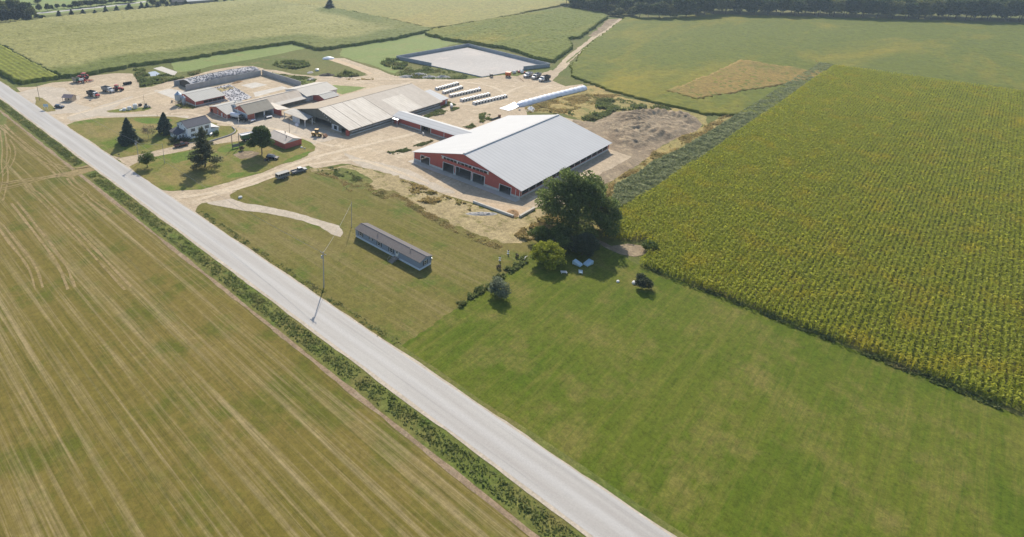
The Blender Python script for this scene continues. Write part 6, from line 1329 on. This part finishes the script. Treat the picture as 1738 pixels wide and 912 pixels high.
for rr in range(3):
    for i in range(13):
        t = (i + .5 * (rr % 2)) / 12.5; q = a_ + (b_ - a_) * t + np.array((FX, FY)) * (14 + rr * 17 + rg.uniform(-4, 4)); k_ += 1
        plant('leafy_tree', q, wp_[rg.choice((0, 1, 1, 3, 4))], wt, 'dark tree deep in the wood behind its front edge', 'tree', 'trees deep in the wood', rg.uniform(1.1, 1.4), rg.uniform(0, 6), scz=rg.uniform(1.1, 1.5))
for rr in range(2):
    for i in range(27):
        q = np.array(d1) + dd * (10 + i * 13.) + nn * (20 + rr * 17 + rg.uniform(-3, 3))
        plant('leafy_tree', q, wp_[rg.choice((0, 1, 1, 3, 4))], wt, 'dark tree deep in the wood behind its front edge', 'tree', 'trees deep in the wood', rg.uniform(1.2, 1.5), rg.uniform(0, 6), scz=rg.uniform(1.1, 1.5))

# --- weeds and rough growth
vg = g(5, 800, 690)[1]
ditch = [(64.6, -80), (68.4, -80), (68.4, vg - 6), (64.8, vg - 5)]
weeds('roadside_weeds', ditch, 8500, .45, MATS['weed_dark'], 'dark weeds in the ditch along the near stretch of road', .4, .35, -.55)
ditch2 = [(64.8, vg + 6), (68.4, vg + 7), (68.4, 420), (65.5, 420)]
weeds('roadside_weeds', ditch2, 6500, .5, MATS['weed_dark'], 'dark weeds in the ditch along the far stretch of road', .45, .35, -.55)
weeds('roadside_weeds', [(RR + .7, vH), (RR + 2.6, vH), (RR + 2.8, g('B2', 235, 215)[1]), (RR + .8, g('B2', 235, 215)[1])], 1600, .22, MATS['weed_green'], 'bright grass fringe between the road and the south lawn', .4, .4, -.2)
weeds('pond_weeds', pl('C2:500,40 720,25 740,110 860,168 1010,135 1150,140 1300,160 1500,110 1737,40 1737,110 1400,205 1100,265 850,350 640,368 590,270 560,150'), 4500, 1.6, MATS['weed_green'], 'dense green weeds round the small pond', .8, .12, -.25)
weeds('weed_clump', pl('D4:335,245 450,200 640,180 780,205 845,255 700,290 520,300'), 2000, 2.0, MATS['weed_green'], 'dark weed clump on the grass behind the bunker', .8, .15, -.3)
weeds('weed_clump', pl('D4:1150,400 1260,360 1360,340 1460,365 1500,392 1300,408'), 900, 1.8, MATS['weed_dark'], 'green weed clump beside the dirt track', .7, .2, -.3)
weeds('weed_clump', pl('3:355,590 420,545 520,550 610,590 570,640 480,645'), 1600, 2.0, MATS['weed_green'], 'dark bramble clump left of the lagoon', .8, .15, -.3)
weeds('lagoon_weeds', pl('3:540,665 640,612 830,612 1000,650 1160,705 1140,730 900,732 700,728 480,700'), 3200, 1.3, MATS['weed_green'], 'weeds growing along the front of the lagoon', .7, .12, -.15)
weeds('track_weeds', pl('D4:1320,430 1690,416 1695,440 1340,446'), 250, .6, MATS['weed_dry'], 'sparse weeds between the dirt tracks', .5, .3, -.2)
weeds('barn_weeds', pl('D8:600,235 720,170 860,110 960,20 1080,80 1110,110 950,175 780,215 640,250'), 2600, .8, MATS['weed_green'], 'green weeds along the side of the old barn', .5, .2, -.15)
weeds('barn_weeds', pl('D8:130,700 240,690 420,640 620,570 760,545 700,575 420,690 230,735'), 1300, .7, MATS['weed_green'], 'weed fringe left of the big white-roofed barn', .5, .2, -.2)
weeds('barn_weeds', pl('D8:1140,360 1250,340 1380,290 1360,200 1430,170 1520,200 1500,250 1600,250 1250,385'), 1300, .9, MATS['weed_green'], 'weeds at the far side of the big barn roof', .5, .2, -.2)
weeds('dry_weeds', pl('8:450,180 560,130 700,140 720,60 900,40 1160,90 1300,110 1480,150 1300,150 1130,145 900,150 800,210 700,240 560,250'), 4500, 1.6, MATS['weed_dark'], 'dark rough growth above the dirt mound', .8, .1, -.1)
weeds('dry_weeds', pl('C8:1190,665 1690,505 1738,470;8:300,60 640,0 940,10 800,60 560,130 420,180 100,170'), 5000, .9, MATS['weed_dry'], 'golden dry weeds beside the long white silage bag', .6, .12, -.2)
weeds('dry_weeds', DW, 14000, 1., MATS['weed_dry'], 'golden dry weeds between the dirt mound and the green strip', .6, .12, -.15)
weeds('straw_weeds', pl('7:540,790 800,870;B3:720,30 820,15 1000,75 1200,150 1180,200 900,150 700,110'), 2600, .8, MATS['weed_dry'], 'tufts of dry grass along the bank by the yard', .55, .2, -.1)
weeds('straw_weeds', pl('B3:1600,420 1737,300;B4:60,330 250,250 380,200 420,300 300,400 100,470;B3:1640,470'), 3000, 1.1, MATS['weed_dry'], 'tall dry weeds left of the huge maple', .6, .2, -.2)
weeds('bank_weeds', pl('6:1290,690 1500,670 1700,740;7:40,720 200,780 120,820 0,760;6:1500,760'), 1200, .5, MATS['weed_green'], 'green weeds along the top of the grass bank', .5, .3, -.1)
weeds('hedge_weeds', [(RR + 22, vH - 1.4), (g('D7', 480, 450)[0], vH - 1.6), (g('D7', 480, 450)[0], vH + .8), (RR + 22, vH + .3)], 2600, .9, MATS['weed_dark'], 'scrubby hedge line along the bright lawn', .5, .35, -.05)
weeds('yard_weeds', pl('C2:1270,690 1420,760 1600,760 1737,700 1650,720 1400,640'), 300, .4, MATS['weed_green'], 'grass tufts around the feed bins', .4, .3, -.3)
weeds('corner_weeds', pl('D4:290,345 600,385 800,400 930,432 900,475 740,515 720,480 500,420'), 1200, .7, MATS['weed_green'], 'rough weeds outside the bunker side wall', .6, .2, -.2)
weeds('lawn_tufts', pl('7:60,720 300,860 60,900;6:1480,700 1290,720;B3:300,0 480,20 760,170 1000,320 1280,440 1480,520 1440,560 1200,470 900,330 600,150 300,60'), 5000, .22, MATS['weed_dry'], 'dry grass tufts where the bank meets the south lawn', .5, .3, -.2)
# --- sorghum strip and near corn
a0, a1 = g(8, 1737, 372), g(8, 1737, 560)
SG = pl('8:1500,514 1250,627 1090,747 890,850;B4:850,170 880,215') + [g(8, 1205, 905)] + [a1, (a1[0] + 300, a1[1] - 2), (a0[0] + 300, a0[1] - 4), a0]
sheet('soil_strip', SG, 5, MATS['verge'], .3, 1.2)
q = scatter_in(SG, 60000); dens = np.hypot(q[:, 0], q[:, 1]) < 480; q = q[dens]
kk = np.array([noise.noise(Vector((x * .35, y * .35, 9.))) for x, y in q]); z = .9 + kk * .5 + RNG.uniform(-.5, .25, len(q))
V, Fq = quads(np.column_stack([q, np.maximum(.15, z)]), .75, .5, .8); o = obj('sorghum_strip', npmesh('sorghum_strip', V, Fq, MATS['sorghum_leaf'], np.clip(.5 + kk * .7 + RNG.normal(0, .15, len(q)), 0, 1)))
tag(o, 'blue-green strip of sorghum between dry weeds and corn rows', 'crop', None, 'stuff')
c1, c2 = g(8, 1208, 912), g(8, 1737, 565)
NC = [(470, c2[1] - 2), c2, c1] + pl('B4:870,262 800,352 765,440 880,470 1200,470 1165,515 1240,560 1180,622 1095,688') + [(uC + 1.2, -12), (uC + 1.2, -110), (470, -110)]
sheet('corn_soil', NC, 5, MATS['verge'], .3, 1.5)
rows = np.arange(-110, 110, 1.05); us = np.arange(uC - 25, 470, .5)
UU, VV = np.meshgrid(us, rows); UU = UU.ravel() + RNG.uniform(-.2, .2, UU.size); VV = VV.ravel() + RNG.normal(0, .09, UU.size)
# plants out of view far away are thinned
b = UU * FX + VV * FY; a = UU * RX + VV * RY; zc = b * CP + H * SP
keep = inside(NC, UU, VV) & (F * a / zc + CX < 1800) & (CY + F * (H * CP - b * SP) / zc < 960)
pu, pv = UU[keep], VV[keep]; N = len(pu)
hh = 2.15 * RNG.uniform(.85, 1.12, N)
st_ = blades(np.column_stack([pu, pv, np.zeros(N)]), hh, .16, .08)
lv = []; tn = [RNG.uniform(.3, .7, N)]
for zf in (.35, .5, .65, .8, .92, 1.):
    c = np.column_stack([pu + RNG.normal(0, .22, N), pv + RNG.normal(0, .24, N), hh * zf * RNG.uniform(.9, 1.05, N)])
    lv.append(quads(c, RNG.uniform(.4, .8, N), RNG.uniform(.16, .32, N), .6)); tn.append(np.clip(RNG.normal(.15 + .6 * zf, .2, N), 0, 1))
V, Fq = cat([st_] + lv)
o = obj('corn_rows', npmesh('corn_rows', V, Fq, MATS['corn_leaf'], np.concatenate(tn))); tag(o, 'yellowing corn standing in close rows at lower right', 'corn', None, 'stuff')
print('corn quads', len(Fq))
weeds('corn_margin_weeds', [(uC - .8, -20), (uC + 1.4, -20), (uC + 1.4, g('B4', 1095, 690)[1]), (uC - .2, g('B4', 1095, 690)[1])], 1500, .7, MATS['weed_green'], 'weedy margin between bright lawn and corn', .5, .3, -.2)
# --- haze: even thin air over the whole scene
hz = MB().box(-1480, 2580, -1180, 2580, -1.5, 96.).build('haze', newmat('haze')[0])
m_ = hz.data.materials[0]; nt = m_.node_tree
for n_ in list(nt.nodes):
    if n_.type != 'OUTPUT_MATERIAL': nt.nodes.remove(n_)
vv = nt.nodes.new('ShaderNodeVolumePrincipled'); vv.inputs['Color'].default_value = (.62, .8, 1., 1.); vv.inputs['Density'].default_value = HAZE = .00015; vv.inputs['Anisotropy'].default_value = .35
nt.links.new(vv.outputs[0], nt.nodes['Material Output'].inputs['Volume']); tag(hz, None, None, None, 'stuff')
